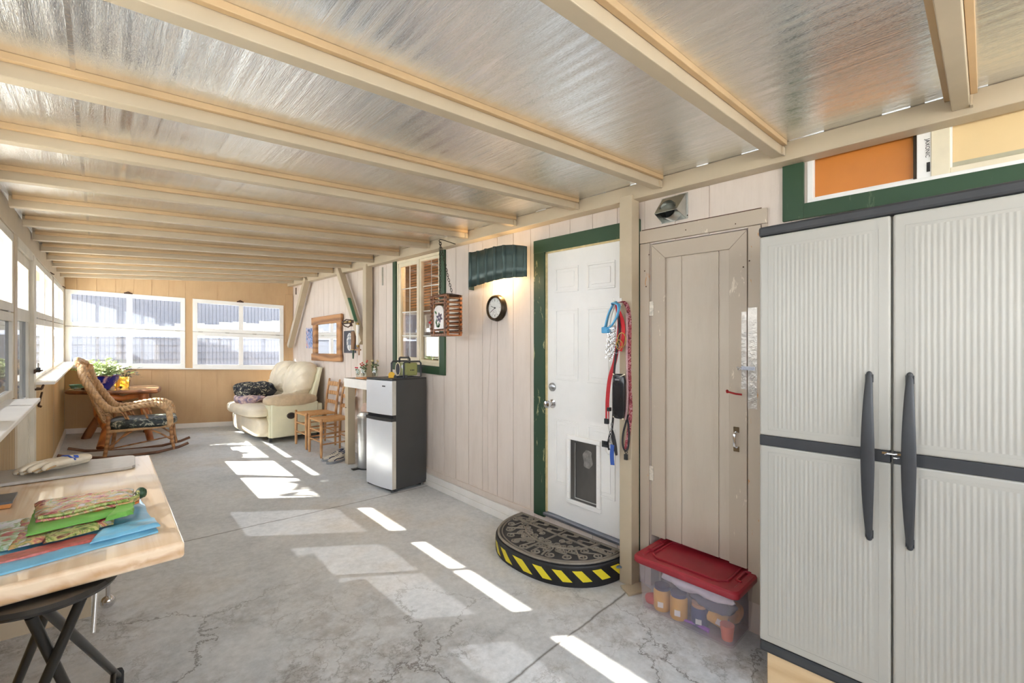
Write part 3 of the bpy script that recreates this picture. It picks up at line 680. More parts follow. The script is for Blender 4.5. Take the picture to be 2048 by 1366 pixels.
# ---------------------------------------------------------------- hanging slat lantern
LW = wood('lantern_wood', lin(142, 88, 50), lin(84, 48, 26), (3, 3, 3), 8, .4)
LD = wood('dark_lantern_wood', lin(96, 60, 36), lin(48, 30, 18), (3, 3, 3), 8, .5)
cx, cy, cz0 = 2.295, 3.33, 1.60; hw = .07; hy_ = .12; H = .355
t = thing('hanging_lantern', 'slatted brown wooden lantern with a floral glass panel hanging by a chain', 'lantern', (cx, cy, cz0))
m = MB()
for k in range(9):
    z = .022+k*.038
    m.box(-hw-.02, hw+.02, -hy_-.006, -hy_+.006, z-.008, z+.008); m.box(-hw-.02, hw+.02, hy_-.006, hy_+.006, z-.008, z+.008)
    m.box(hw-.006, hw+.006, -hy_-.022, hy_+.022, z+.011, z+.027)
    for q in (-1, 1): m.box(-hw-.006, -hw+.006, q*(hy_+.022), q*(hy_-.02), z+.011, z+.027)
m.build('slat', LD, t, bevel=.001)
m = MB()
for sx_, sy_ in ((-1, -1), (-1, 1), (1, -1), (1, 1)): m.box(sx_*hw-.011, sx_*hw+.011, sy_*hy_-.011, sy_*hy_+.011, 0, H)
for q in (-.088, .088): m.box(-hw-.010, -hw+.006, q-.007, q+.007, 0, H)
for z in (0, .035, H-.012, H-.05, H-.075): m.box(-hw-.008, -hw+.008, -hy_, hy_, z, z+.013)
m.box(-hw-.01, hw+.01, -hy_-.01, hy_+.01, -.008, .004)
m.build('frame', LW, t, bevel=.001)
m = MB(); m.hexa([(-hw-.02, -hy_-.02, H), (hw+.02, -hy_-.02, H), (hw+.02, hy_+.02, H), (-hw-.02, hy_+.02, H)], [(-.03, -.06, H+.02), (.03, -.06, H+.02), (.03, .06, H+.02), (-.03, .06, H+.02)]); m.build('roof', LD, t)
# arched glass panel (faces away from the house)
m = MB(); arch = [(-.074, .055), (.074, .055), (.074, .215)]+[(.074*math.cos(a), .215+.05*math.sin(a)) for a in [PI*k/14 for k in range(1, 14)]]+[(-.074, .215)]
m.prism(arch, -hw-.010, -hw-.004, 'x'); m.build('glass_panel', M('milky_glass', lin(222, 216, 212), .2, var=.08, scale=20), t)
def leaf(m, y, z, a, L, w, x=-hw-.0115):
    P = [(0, 0), (.3*L, w), (.7*L, w*.8), (L, 0), (.7*L, -w*.8), (.3*L, -w)]
    Q = [(y+p*math.cos(a)-q*math.sin(a), z+p*math.sin(a)+q*math.cos(a)) for p, q in P]; m.prism(Q, x, x+.0015, 'x')
m = MB()
for a in range(0, 6): leaf(m, -.014, .155, a*PI/3+.3, .050, .013)
m.build('petal', M('purple_glass', lin(70, 52, 78), .2), t)
m = MB()
for y, z, a, L in ((.02, .075, 1.2, .06), (.01, .07, 2.4, .05), (-.01, .07, .3, .05), (.03, .19, .7, .045), (-.02, .08, -.1, .035), (.045, .10, 1.9, .05), (0, .07, 1.7, .05)): leaf(m, y, z, a, L, .010, -hw-.0112)
m.tube([(-hw-.011, .03, .07), (-hw-.011, .035, .14), (-hw-.011, .045, .21)], .0015, 5)
m.build('leaf_glass', M('green_glass', lin(48, 92, 44), .2), t)
m = MB(); m.lathe([(0, -hw-.0135), (.010, -hw-.0135), (.010, -hw-.011)], (0, -.014, .155), 12, 'x', cap=False); m.build('flower_centre', M('mauve_glass', lin(186, 168, 176), .2), t)
# chain loop to hook
m = MB()
def chain(m, p, q, n_, r=.0055, w=.0014, sag=0):
    p, q = Vector(p), Vector(q)
    for i in range(n_):
        a = p.lerp(q, (i+.5)/n_); a.z -= sag*4*((i+.5)/n_)*(1-(i+.5)/n_); d = (q-p).normalized(); u = d.orthogonal().normalized(); w2 = d.cross(u)
        k = u if i % 2 else w2; L = (q-p).length/n_*.72
        m.tube([a+d*L*math.cos(x)+k*r*math.sin(x) for x in [PI*j/4 for j in range(8)]], w, 5, closed=True)
CH = M('dark_chain', lin(62, 52, 42), .5, .8)
m = MB(); chain(m, (.0, .095, .86), (.0, -.095, H+.012), 20, .009, .0022, sag=.01); chain(m, (.0, .095, .86), (.0, .10, H+.012), 20, .009, .0022); m.build('chain', CH, t)
m = MB(); m.tube([(.172, .095, .87), (.03, .095, .885), (.0, .095, .885), (-.012, .095, .87), (.0, .095, .855), (.012, .095, .862)], .004); m.build('hook', CH, t)
t2 = thing('mushroom_ornament', 'tiny white and red mushroom clipped on the edge of the slat lantern', 'ornament', (cx-hw-.008, cy+hy_+.02, cz0+.04))
m = MB(); m.tube([(0, 0, 0), (0, .005, .04), (0, .0, .07)], [.008, .007, .005]); m.build('stem', BWHITE, t2, smooth=40)
m = MB(); m.ball((0, 0, .078), (.016, .016, .012), 10, 6); m.build('cap', M('red_cap', lin(190, 40, 36), .4), t2, smooth=60)

# ---------------------------------------------------------------- storage cabinet
CABW = M('ribbed_off_white_plastic', lin(173, 171, 163), .42, var=.02, scale=2)
CABK = M('charcoal_plastic', lin(52, 54, 57), .5, var=.12, scale=8)
fx, y1, y0 = 2.14, .687, -.215; zb, zt = .135, 2.01
cab = thing('storage_cabinet', 'tall off-white ribbed plastic storage cabinet with long black handles', 'cabinet', (fx, y0, zb))
Wd = y1-y0; Hh = zt-zb
m = MB(); m.box(.03, .415, .005, Wd-.005, .04, Hh-.04); m.build('body', CABW, cab, bevel=.01)
m = MB(); m.box(-.004, .418, 0, Wd, Hh-.042, Hh); m.build('top', CABK, cab, bevel=.01)
m = MB(); m.box(.004, .415, .0, Wd, 0, .05); m.build('base', CABK, cab, bevel=.012)
seam = .235-y0
for k, (a, b_) in enumerate(((.004, seam-.003), (seam+.003, Wd-.004))):
    zs = .935
    m = MB(); m.box(0, .03, a, b_, .052, zs-.022); m.box(0, .03, a, b_, zs+.022, Hh-.044)
    d = m.build('door', CABW, cab, bevel=.008, seg=3)
    m = MB(); m.box(-.001, .028, a+.001, b_-.001, zs-.0215, zs+.0215); m.build('door_band', CABK, d, bevel=.002)
    for z0_, z1_ in ((.095, zs-.06), (zs+.06, Hh-.10)):
        m = MB(); n_ = 30; w = (b_-a-.06)/n_
        def ribs(u, v, a=a, b_=b_, z0_=z0_, z1_=z1_, n_=n_):
            y = a+.045+u*(b_-a-.09); e_ = min(1, min(v, 1-v)*30)*min(1, min(u, 1-u)*18)
            return (-.0005-.0016*e_*(.5+.5*math.cos(u*2*PI*22)), y, z0_+v*(z1_-z0_))
        m.grid(ribs, 176, 24); m.build('ribbed_panel', CABW, d, smooth=60)
        m = MB(); mm = .0012
        for q in ((a+.034, a+.0355), (b_-.0355, b_-.034)): m.box(-.0007, 0, q[0], q[1], z0_-.012, z1_+.012)
        for q in (z0_-.012, z1_+.0105): m.box(-.0007, 0, a+.034, b_-.034, q, q+.0015)
        m.build('panel_groove', M('groove_shade', lin(170, 168, 160), .6), d)
    hy = (.185-y0) if k == 0 else (.300-y0)
    zc_ = .93; L = .31
    def hs(u, v, hy=hy):
        z = zc_-L+2*L*u; q = abs(2*u-1); w_ = .021*(1-.55*q**1.6)
        if u in (0, 1): w_ *= .5
        x = -.004-.038*(1-q**3.0); aa = v*2*PI
        return (x+.006*math.sin(aa), hy+w_*math.cos(aa)*(1 if True else 0), z)
    m = MB(); m.grid(hs, 40, 16); m.ball((-.004, hy, zc_-L), (.006, .010, .012), 10, 6); m.ball((-.004, hy, zc_+L), (.006, .010, .012), 10, 6)
    m.box(-.006, 0, hy-.012, hy+.012, zc_-L, zc_-L+.03); m.box(-.006, 0, hy-.012, hy+.012, zc_+L-.03, zc_+L)
    m.build('handle', CABK, d, smooth=50)
m = MB(); m.box(-.004, .0, seam-.03, seam+.028, .945, .953); m.tube([(-.006, seam-.014, .949), (-.012, seam-.01, .949), (-.012, seam+.012, .949), (-.008, seam+.018, .943)], .003); m.tube([(-.002, seam-.02, .935), (-.01, seam-.015, .935), (-.01, seam-.005, .936)], .0025); m.build('latch', CHROME, cab)
BLK = wood('raw_lumber', lin(228, 200, 158), lin(206, 172, 126), (8, 1, 8), 2, .6)
for nm, (a, b_), lb in (('lumber_block', (-.2, .66), 'long raw wood beam lifting the front of the storage cabinet'),):
    z0 = FZ(2.2, a)
    m = MB(); m.hexa([(2.165, a, FZ(2.165, a)), (2.26, a, FZ(2.26, a)), (2.26, b_, FZ(2.26, b_)), (2.165, b_, FZ(2.165, b_))], [(2.165, a, zb), (2.26, a, zb), (2.26, b_, zb), (2.165, b_, zb)]); tag(m.build(nm, BLK, bevel=.004), lb, 'block')

# ---------------------------------------------------------------- storage bin
RED = M('faded_red_plastic', lin(150, 34, 48), .38, var=.12, scale=5, stretch=(1, 3, 1), bmp=.05, bscale=40)
BINP = glassmat('clear_cloudy_plastic', (.99, .98, 1, 1), .04, .12, .06, (1, .98, 1, 1))
_n = BINP.node_tree.nodes; _l = BINP.node_tree.links; _o = _n['Material Output']; _p = _o.inputs[0].links[0].from_socket
_d = _n.new('ShaderNodeBsdfDiffuse'); _d.inputs[0].default_value = (.80, .79, .84, 1); _x = _n.new('ShaderNodeMixShader'); _x.inputs[0].default_value = .07
_l.new(_p, _x.inputs[1]); _l.new(_d.outputs[0], _x.inputs[2]); _l.new(_x.outputs[0], _o.inputs[0])
ang = .0; bz = FZ(2.42, 1.12)+.003
bin_ = thing('storage_bin', 'clear plastic storage bin with a dusty red lid below the beige door', 'storage bin', (2.475, 1.115, bz))
def rbox(hx, hy, z, r=.03, n_=5):
    P = []
    for cx_, cy_, a0 in ((hx-r, hy-r, 0), (-hx+r, hy-r, PI/2), (-hx+r, -hy+r, PI), (hx-r, -hy+r, 1.5*PI)):
        for k in range(n_+1): a = a0+k*PI/2/n_; P.append((cx_+r*math.cos(a), cy_+r*math.sin(a), z))
    return P
def loft(m, rings, capb=True, capt=True):
    n_ = len(rings[0]); v = [p for r_ in rings for p in r_]; f = []
    for i in range(len(rings)-1):
        for k in range(n_): l_ = (k+1) % n_; f.append((i*n_+k, i*n_+l_, (i+1)*n_+l_, (i+1)*n_+k))
    if capb: f.append(tuple(range(n_-1, -1, -1)))
    if capt: f.append(tuple((len(rings)-1)*n_+k for k in range(n_)))
    m.add(v, f)
hx, hy = .185, .275
m = MB(); loft(m, [rbox(hx-.02, hy-.022, 0), rbox(hx-.018, hy-.02, .008), rbox(hx, hy, .28), rbox(hx-.003, hy-.003, .28), rbox(hx-.022, hy-.024, .010)], True, True)
m.build('tub', BINP, bin_, smooth=35)
m = MB(); loft(m, [rbox(hx+.012, hy+.014, .268, .035), rbox(hx+.016, hy+.018, .275, .035), rbox(hx+.016, hy+.018, .298, .035), rbox(hx+.008, hy+.01, .308, .035), rbox(hx-.018, hy-.018, .308, .03), rbox(hx-.026, hy-.026, .300, .03)], True, True)
m.build('lid', RED, bin_, smooth=35)
m = MB(); m.tube([(-hx+.055, hy-.10, .303), (-hx+.09, hy-.06, .303), (hx-.06, hy-.06, .303), (hx-.04, hy-.1, .303), (hx-.04, -hy+.1, .303), (hx-.06, -hy+.07, .303), (-hx+.09, -hy+.07, .303), (-hx+.055, -hy+.11, .303)], .006, 8, closed=True)
m.tube([(-.07, hy-.012, .31), (-.06, hy-.04, .308), (.06, hy-.04, .308), (.07, hy-.012, .31)], .006); m.tube([(-.07, -hy+.012, .31), (-.06, -hy+.04, .308), (.06, -hy+.04, .308), (.07, -hy+.012, .31)], .006)
m.build('lid_ridge', RED, bin_, smooth=40)
JB = M('mustard_jar', lin(220, 168, 84), .5, var=.1, scale=14); JL = M('navy_lid', lin(44, 46, 84), .4)
def jar(x, y, z, r, h, label, tilt=0, body=JB, cap=JL):
    t = thing('food_jar', label, 'jar', (x, y, z)); t.rotation_euler = (tilt, 0, .3)
    m = MB(); m.lathe([(r*.9, 0), (r, .01), (r, h*.75), (r*.8, h*.84), (r*.8, h*.86)], n=20); m.build('jar_body', body, t, smooth=40)
    m = MB(); m.lathe([(r*.9, h*.86), (r*.9, h)], n=20); m.build('jar_lid', cap, t, smooth=40)
    m = MB(); m.box(-r-.001, -r+.004, -.015, .015, h*.2, h*.42); m.build('barcode_label', BWHITE, t)
jar(2.37, 1.27, bz+.013, .047, .135, 'mustard jar with a navy lid inside the bin, next to the red cloth')
jar(2.36, 1.165, bz+.013, .047, .14, 'mustard jar with a navy lid in the middle of the clear bin')
jar(2.375, 1.055, bz+.013, .044, .12, 'dark blue jar standing in the clear bin', 0, M('blue_jar', lin(58, 74, 116), .4, var=.3, scale=12), M('tan_cap', lin(186, 140, 104), .5))
jar(2.42, .935, bz+.06, .040, .11, 'mustard jar lying tilted in the clear bin', -1.2)
m = MB(); m.lathe([(.026, 0), (.034, .07), (.034, .075)], n=20); o = m.build('plastic_cup', M('coral_plastic', lin(226, 122, 96), .5), smooth=40); o.location = (2.36, .905, bz+.014); tag(o, 'coral plastic cup at the front corner inside the clear bin', 'cup')
def crumple(name, c, r, mat_, label, cat, seed=1, amp=.25, e=.8, n=28, m_=16, fq=14, sub=0):
    def fn(p):
        d = Vector(p)-Vector(c); k = 1+amp*noise.noise(d*fq+Vector((seed, seed*2, 0)))+amp*.5*noise.noise(d*fq*2.4+Vector((seed, 0, 5)))
        return Vector(c)+d*k
    m = MB(); m.ball(c, r, n, m_, e, fn); o = m.build(name, mat_, smooth=70, origin=c, sub=sub); return tag(o, label, cat)
crumple('folded_cloth', (2.37, 1.335, bz+.045), (.04, .035, .026), M('red_cloth', lin(196, 60, 60), .8), 'red cloth lying at the back corner inside the clear bin', 'cloth', 3)
crumple('plastic_bag', (2.43, 1.10, bz+.205), (.09, .19, .045), M('white_bag', lin(222, 214, 222), .4, var=.15, scale=20), 'crumpled white bag lying on top of the jars in the bin', 'bag', 5, .35)
crumple('dark_pouch', (2.42, 1.0, bz+.14), (.07, .11, .035), M('grey_pouch', lin(92, 92, 110), .6), 'grey pouch lying over the jars in the bin', 'pouch', 8, .3)
crumple('striped_pack', (2.52, .925, bz+.075), (.05, .035, .055), M('orange_pack', lin(206, 150, 90), .5, var=.4, scale=18), 'orange pack against the short side of the bin near the cabinet', 'pack', 9, .2)
m = MB(); m.tube([(2.345, 1.13, bz+.018), (2.34, 1.06, bz+.03), (2.345, .99, bz+.022)], [.006, .009, .012], 8); tag(m.build('hair_brush', M('violet_plastic', lin(150, 90, 190), .4), smooth=40), 'violet brush handle lying on the bottom of the clear bin', 'brush')
m = MB(); m.hexa([(2.34, 1.47, FZ(2.34, 1.47)+.001), (2.50, 1.41, FZ(2.5, 1.41)+.001), (2.54, 1.50, FZ(2.54, 1.5)+.001), (2.395, 1.565, FZ(2.395, 1.565)+.001)], [(2.34, 1.47, FZ(2.34, 1.47)+.012), (2.50, 1.41, FZ(2.5, 1.41)+.012), (2.54, 1.50, FZ(2.54, 1.5)+.012), (2.395, 1.565, FZ(2.395, 1.565)+.012)])
tag(m.build('wood_offcut', CREAM), 'small flat cream board lying on the floor between post and bin', 'board')

# ---------------------------------------------------------------- half round step and mat
sc_x, sc_y, r_x, r_y = 2.545, 2.115, .515, .505
def half(rx, ry, z, n_=40, e=.86):
    P = []
    for k in range(n_+1):
        a = -PI/2+PI*k/n_; c_, s_ = math.cos(a), math.sin(a)
        P.append((sc_x-rx*math.copysign(abs(c_)**e, c_), sc_y+ry*math.copysign(abs(s_)**e, s_), z))
    return P
def hazard():
    m, n, l, b = newmat('hazard_tape'); t = n.new('ShaderNodeUVMap'); s = n.new('ShaderNodeSeparateXYZ'); l.new(t.outputs[0], s.inputs[0])
    q = mth(n, l, 'FRACT', mth(n, l, 'ADD', mth(n, l, 'MULTIPLY', s.outputs[0], 11.5), mth(n, l, 'MULTIPLY', s.outputs[1], -.55)))
    c = mixc(n, l, mth(n, l, 'LESS_THAN', q, .48), lin(26, 26, 28), lin(226, 208, 44)); l.new(c, b.inputs['Base Color']); b.inputs['Roughness'].default_value = .4; return m
z0 = FZ(2.3, 2.1)
m = MB(); loft(m, [half(r_x, r_y, z0-.012), half(r_x, r_y, z0+.115), half(r_x-.004, r_y-.004, z0+.125)]); st = m.build('half_round_step', RUBBER, bevel=.002)
tag(st, 'black half round step edged with yellow hazard tape at the white door', 'step')
me = bpy.data.meshes.new('hazard_tape'); A = half(r_x+.0025, r_y+.0025, z0+.028); B = half(r_x+.0025, r_y+.0025, z0+.098)
nA = len(A); me.from_pydata(A+B, [], [(k, k+1, nA+k+1, nA+k) for k in range(nA-1)]); uv = me.uv_layers.new(name='uv')
for k in range(nA-1):
    for j, (uu, vv) in enumerate(((k, 0), (k+1, 0), (k+1, 1), (k, 1))): uv.data[k*4+j].uv = (uu/(nA-1), vv)
me.materials.append(hazard()); o = bpy.data.objects.new('hazard_tape', me); C.objects.link(o); o.parent = st
MATR = M('grey_rubber_mat', lin(132, 124, 112), .55, var=.2, scale=12); MATD = M('dark_rubber_mat', lin(44, 44, 46), .7, var=.2)
zt_ = z0+.126
m = MB(); loft(m, [half(r_x-.012, r_y-.012, zt_), half(r_x-.012, r_y-.012, zt_+.007)]); mt = m.build('doormat', MATD); tag(mt, 'half round rubber doormat with raised scrolls lying on the step', 'doormat')
m = MB()
def arc(rx, ry, z, w, h, a0=-PI/2, a1=PI/2, n_=44):
    P = []
    for k in range(n_+1):
        a = a0+(a1-a0)*k/n_; e = .86; c_, s_ = math.cos(a), math.sin(a)
        P.append((sc_x-rx*math.copysign(abs(c_)**e, c_), sc_y+ry*math.copysign(abs(s_)**e, s_), z))
    m.tube(P, w, 6, flat=h/w)
zm = zt_+.007
arc(r_x-.020, r_y-.020, zm, .009, .010); arc(r_x-.045, r_y-.045, zm, .005, .008); arc(.295, .30, zm, .008, .010)
def ridge(P, w=.0042): m.tube([(p[0], p[1], zm) for p in P], w, 6, flat=1.5)
ridge([(2.535, 1.63), (2.535, 2.60)], .008); ridge([(2.425, 1.66), (2.425, 2.57)], .007); ridge([(2.425, 2.115), (2.10, 2.115)], .007)
ridge([(2.535, 2.115), (2.425, 2.115)], .006); ridge([(2.535, 2.40), (2.425, 2.40)], .006); ridge([(2.535, 1.83), (2.425, 1.83)], .006)
def polar(a, r): return (sc_x-r*math.cos(a)*.98, sc_y+r*math.sin(a))
for a in (-.85, -.30, .30, .85): ridge([polar(a, .31), polar(a, .46)], .006)
def spiral(cx_, cy_, r, a0, turns, sg=1, w=.0050):
    P = []
    for k in range(18):
        q = k/17; a = a0+sg*turns*2*PI*q; rr = r*(1-.78*q); P.append((cx_+rr*math.cos(a), cy_+rr*math.sin(a)))
    ridge(P, w)
def scroll(c1, c2, r, sg):   # an S of two spirals
    d = Vector((c2[0]-c1[0], c2[1]-c1[1])); a = math.atan2(d.y, d.x)
    spiral(c1[0], c1[1], r, a+sg*PI/2, 1.25, sg); spiral(c2[0], c2[1], r, a-sg*PI/2, 1.25, sg)
    n_ = Vector((-d.y, d.x)).normalized()*r*sg
    ridge([(c1[0]+n_.x, c1[1]+n_.y), ((c1[0]+c2[0])/2, (c1[1]+c2[1])/2), (c2[0]-n_.x, c2[1]-n_.y)])
for a in [-1.32+.24*k for k in range(12)]:
    scroll(polar(a-.055, .435), polar(a+.06, .350), .033, 1 if int(a*10) % 2 else -1)
for y in (1.72, 1.90, 2.04, 2.19, 2.33, 2.50): scroll((2.51, y-.028), (2.455, y+.028), .022, 1)
for sg in (-1, 1):
    for a, r in ((.28, .13), (.28, .22), (.75, .15), (.75, .23), (1.2, .20), (1.15, .10)):
        p = (2.41-r*math.cos(a)*.95, 2.115+sg*r*math.sin(a)*1.05); q = (p[0]-.045*math.cos(a+.8), p[1]+sg*.045*math.sin(a+.8))
        scroll(p, q, .024, sg)
m.build('scroll_relief', MATR, mt, smooth=50)
m = MB(); m.box(2.425, 2.452, 1.600, 1.615, z0+.075, z0+.087); m.lathe([(.006, 0), (.006, .01)], (2.448, 1.596, z0+.075), 8); tag(m.build('hose_clip', M('blue_grey_clip', lin(110, 130, 146), .5)), 'small grey clip at the foot of the post by the step', 'clip')
# ---------------------------------------------------------------- mini fridge
FSIDE = M('dark_grey_enamel', lin(62, 63, 64), .32, var=.05, scale=6, bmp=.08, bscale=200, dist=.0008)
FDOOR = M('silver_door', lin(226, 230, 236), .28, .25, var=.04, scale=2)
FTRIM = M('pale_door_edge', lin(196, 192, 182), .4)
fr = thing('mini_fridge', 'two door mini fridge with silver doors and dark grey sides beside the counter', 'fridge', (2.10, 3.99, FZ(2.1, 4.2)), math.radians(7))
fw_, fd_, fh_ = .455, .44, 1.125   # local: x depth towards wall, y width
m = MB(); m.box(.058, fd_, 0, fw_, .018, fh_-.004); m.build('cabinet', FSIDE, fr, bevel=.004)
m = MB(); m.box(.012, fd_, -.002, fw_+.002, fh_-.016, fh_); m.build('top_panel', BLACK, fr, bevel=.005)
def fdoor(z0, z1, nm):
    def sec(z):
        P = [(.058, 0), (.058, fw_)]+[(.012-.014*math.sin(PI*k/12), fw_-fw_*k/12) for k in range(13)]
        return [(x, y, z) for x, y in P]
    m = MB(); loft(m, [sec(z0), sec(z1)]); d = m.build(nm, FDOOR, fr, smooth=30)
    m = MB(); m.box(.014, .057, -.0015, .001, z0, z1); m.box(.013, .02, .0, .012, z0, z1); m.build('door_edge', FTRIM, d); return d
dU = fdoor(.765, fh_-.02, 'freezer_door'); dL = fdoor(.03, .70, 'fridge_door')
m = MB(); loft(m, [[(x, y, z) for x, y in [(.058, 0), (.058, fw_)]+[(.004-.020*math.sin(PI*k/12), fw_-fw_*k/12) for k in range(13)]] for z in (.703, .735)]); m.build('door_grip', BLACK, fr, smooth=30)
m = MB(); m.box(.03, .058, .004, fw_-.004, .735, .763); m.build('grip_recess', RUBBER, fr)
m = MB(); m.box(-.006, -.0005, .10, .145, 1.045, 1.056); m.build('badge', INK, dU)
m = MB(); m.box(.02, .06, .01, fw_-.01, .012, .03); m.build('kick_strip', BLACK, fr)
m = MB(); m.lathe([(.014, -.02), (.014, .02)], (.04, .03, 0), 12); m.lathe([(.014, -.02), (.014, .02)], (.04, fw_-.03, 0), 12); m.lathe([(.014, -.01), (.014, .02)], (fd_-.04, .03, 0), 12); m.box(.0, .075, -.004, .012, -.003, .004); m.build('levelling_foot', STEEL, fr)
ft = FZ(2.1, 4.2)+fh_

# ---------------------------------------------------------------- radio, tape measure
OLIVE = M('olive_plastic', lin(132, 138, 88), .5, var=.08); SLATE = M('slate_rubber', lin(58, 62, 68), .55)
rd = thing('jobsite_radio', 'olive and black caged jobsite radio standing on the mini fridge', 'radio', (2.275, 4.035, ft+.001), math.radians(3))
m = MB(); m.box(.02, .165, .012, .215, .02, .155); m.build('housing', OLIVE, rd, bevel=.014, seg=3)
for y in (.0, .232):
    m = MB(); P = [(-.005, y, .0), (.18, y, .0), (.195, y, .015), (.195, y, .15), (.175, y, .168), (.005, y, .168), (-.012, y, .15), (-.012, y, .015)]
    m.tube(P, .0095, 8, closed=True); m.build('cage_frame', SLATE, rd, smooth=50)
m = MB(); m.tube([(-.008, 0, .004), (-.008, .232, .004)], .008); m.tube([(.18, 0, .004), (.18, .232, .004)], .008); m.box(.0, .03, -.004, .006, .0, .03); m.build('cage_bar', SLATE, rd)
m = MB(); m.tube([(.07, .02, .15), (.07, .02, .195), (.07, .035, .207), (.07, .2, .207), (.07, .212, .195), (.07, .212, .15)], .010, 8); m.build('carry_handle', BLACK, rd, smooth=50)
m = MB(); m.lathe([(0, .014), (.05, .014), (.056, .020)], (0, .150, .088), 28, 'x', (.8, 1.15)); m.build('speaker_grille', M('speaker_mesh', lin(58, 58, 66), .7, bmp=.6, bscale=300), rd, smooth=30)
m = MB(); m.tube([(.012, .150+.047*math.cos(a), .088+.064*math.sin(a)) for a in [k*PI/14 for k in range(28)]], .0035, 6, closed=True); m.build('speaker_rim', OFFW, rd, smooth=50)
m = MB(); m.box(.015, .02, .03, .075, .035, .135); m.build('control_plate', M('pale_olive', lin(176, 182, 130), .45), rd, bevel=.003)
m = MB(); m.lathe([(.017, .004), (.017, .016)], (0, .052, .115), 16, 'x'); m.build('dial', STEEL, rd, smooth=30)
m = MB()
for i in range(3):
    for j in range(3): m.box(.013, .016, .037+j*.014, .046+j*.014, .045+i*.015, .055+i*.015)
m.build('button', OLIVE, rd)
m = MB()
for i, w in enumerate((.010, .013, .010)): m.box(.075+i*.018, .075+i*.018+w, .0112, .0125, .072, .084)
m.build('vent_letters', INK, rd)
m = MB(); m.tube([(.06, .03, .16), (.048, .03, .30)], [.004, .002]); m.build('antenna', BLACK, rd)
tm = thing('tape_measure', 'yellow and black tape measure in front of the radio on the fridge', 'tape measure', (2.20, 4.17, ft+.001), -.5)
m = MB(); m.prism([(-.03, 0), (.035, 0), (.038, .02), (.03, .045), (.012, .062), (-.015, .06), (-.032, .04)], -.018, .018, 'y'); m.build('case', M('yellow_plastic', lin(238, 186, 48), .45), tm, bevel=.004)
m = MB(); m.prism([(.02, -.0), (.05, 0), (.05, .02), (.034, .035), (.022, .02)], -.019, .019, 'y'); m.build('grip', SLATE, tm, bevel=.003)

# ---------------------------------------------------------------- narrow counter
ct = 1.125
cn = thing('narrow_counter', 'narrow white edged counter with a square leg behind the mini fridge', 'counter', (2.19, 4.52, FZ(2.2, 5.3)))
z0 = FZ(2.2, 5.3)
m = MB(); m.box(0, .255, .0, .84, ct-z0-.105, ct-z0); m.build('countertop', BWHITE, cn, bevel=.003)
m = MB(); m.box(.005, .252, .005, .835, ct-z0-.002, ct-z0+.001); m.build('worn_surface', M('worn_top', lin(150, 138, 124), .6, var=.15), cn)
m = MB(); m.box(.01, .10, .74, .83, 0, ct-z0-.1); m.build('leg', CREAM, cn, bevel=.003)
m = MB(); m.box(.17, .25, .0, .04, -.03, ct-z0-.1); m.build('leg', CREAM, cn, bevel=.003)
m = MB(); m.lathe([(0, .006), (.006, .006), (.006, .012)], (0, .80, ct-z0-.05), 8, 'x'); m.lathe([(0, .006), (.006, .006), (.006, .012)], (0, .80, ct-z0-.36), 8, 'x'); m.build('screw', RUST, cn)
# wood board, vases
m = MB(); m.box(2.24, 2.40, 4.93, 5.14, ct+.002, ct+.016); tag(m.build('cutting_board', wood('orange_board_wood', lin(222, 160, 100), lin(176, 110, 60)), bevel=.003), 'small orange wood board lying on the narrow counter', 'board')
VG = glassmat('vase_glass', (.93, .95, .92, 1), .12)
def vase(x, y, r, h, label, fc_, n_, seed):
    t = thing('flower_vase', label, 'vase', (x, y, ct+.0165 if x < 2.40 and y > 4.92 else ct+.002)); rr = random.Random(seed)
    m = MB(); m.lathe([(r*.8, 0), (r, .02), (r, h*.8), (r*.8, h*.9), (r*.85, h), (r*.75, h*.98), (r*.88, h*.78), (r*.88, .025)], n=20); m.build('glass_jar', VG, t, smooth=40)
    m = MB(); L = MB(); Fm = MB()
    for k in range(n_):
        a = rr.uniform(0, 2*PI); tip = Vector((r*1.1*math.cos(a), r*1.1*math.sin(a), h*rr.uniform(1.15, 1.75)))
        m.tube([(0, 0, .02), tip*.6, tip], .0022, 5); Fm.ball(tip, (.012, .012, .009), 8, 5)
        for q in (.5, .75): c_ = tip*q; L.ball(c_+Vector((.01*math.cos(a*3), .01*math.sin(a*3), 0)), (.014, .005, .010), 6, 4)
    m.build('stem', GREEN, t); L.build('leaf', M('sage_leaf', lin(120, 136, 96), .7), t); Fm.build('flower', M('flower', fc_, .7), t)
vase(2.40, 5.26, .036, .12, 'clear jar with red and green sprigs in front of the post', lin(206, 84, 74), 7, 2)
vase(2.30, 5.20, .026, .09, 'small jar with a pink red bloom at the counter end', lin(214, 64, 80), 2, 4)
vase(2.46, 5.08, .036, .13, 'clear jar with dried pale sprigs behind the wood board', lin(214, 196, 150), 8, 6)
m = MB(); m.box(2.535, 2.556, 4.30, 4.80, 1.10, 1.155); tag(m.build('wall_ledge', BWHITE, bevel=.002), 'short white ledge board against the wall behind the radio', 'ledge')

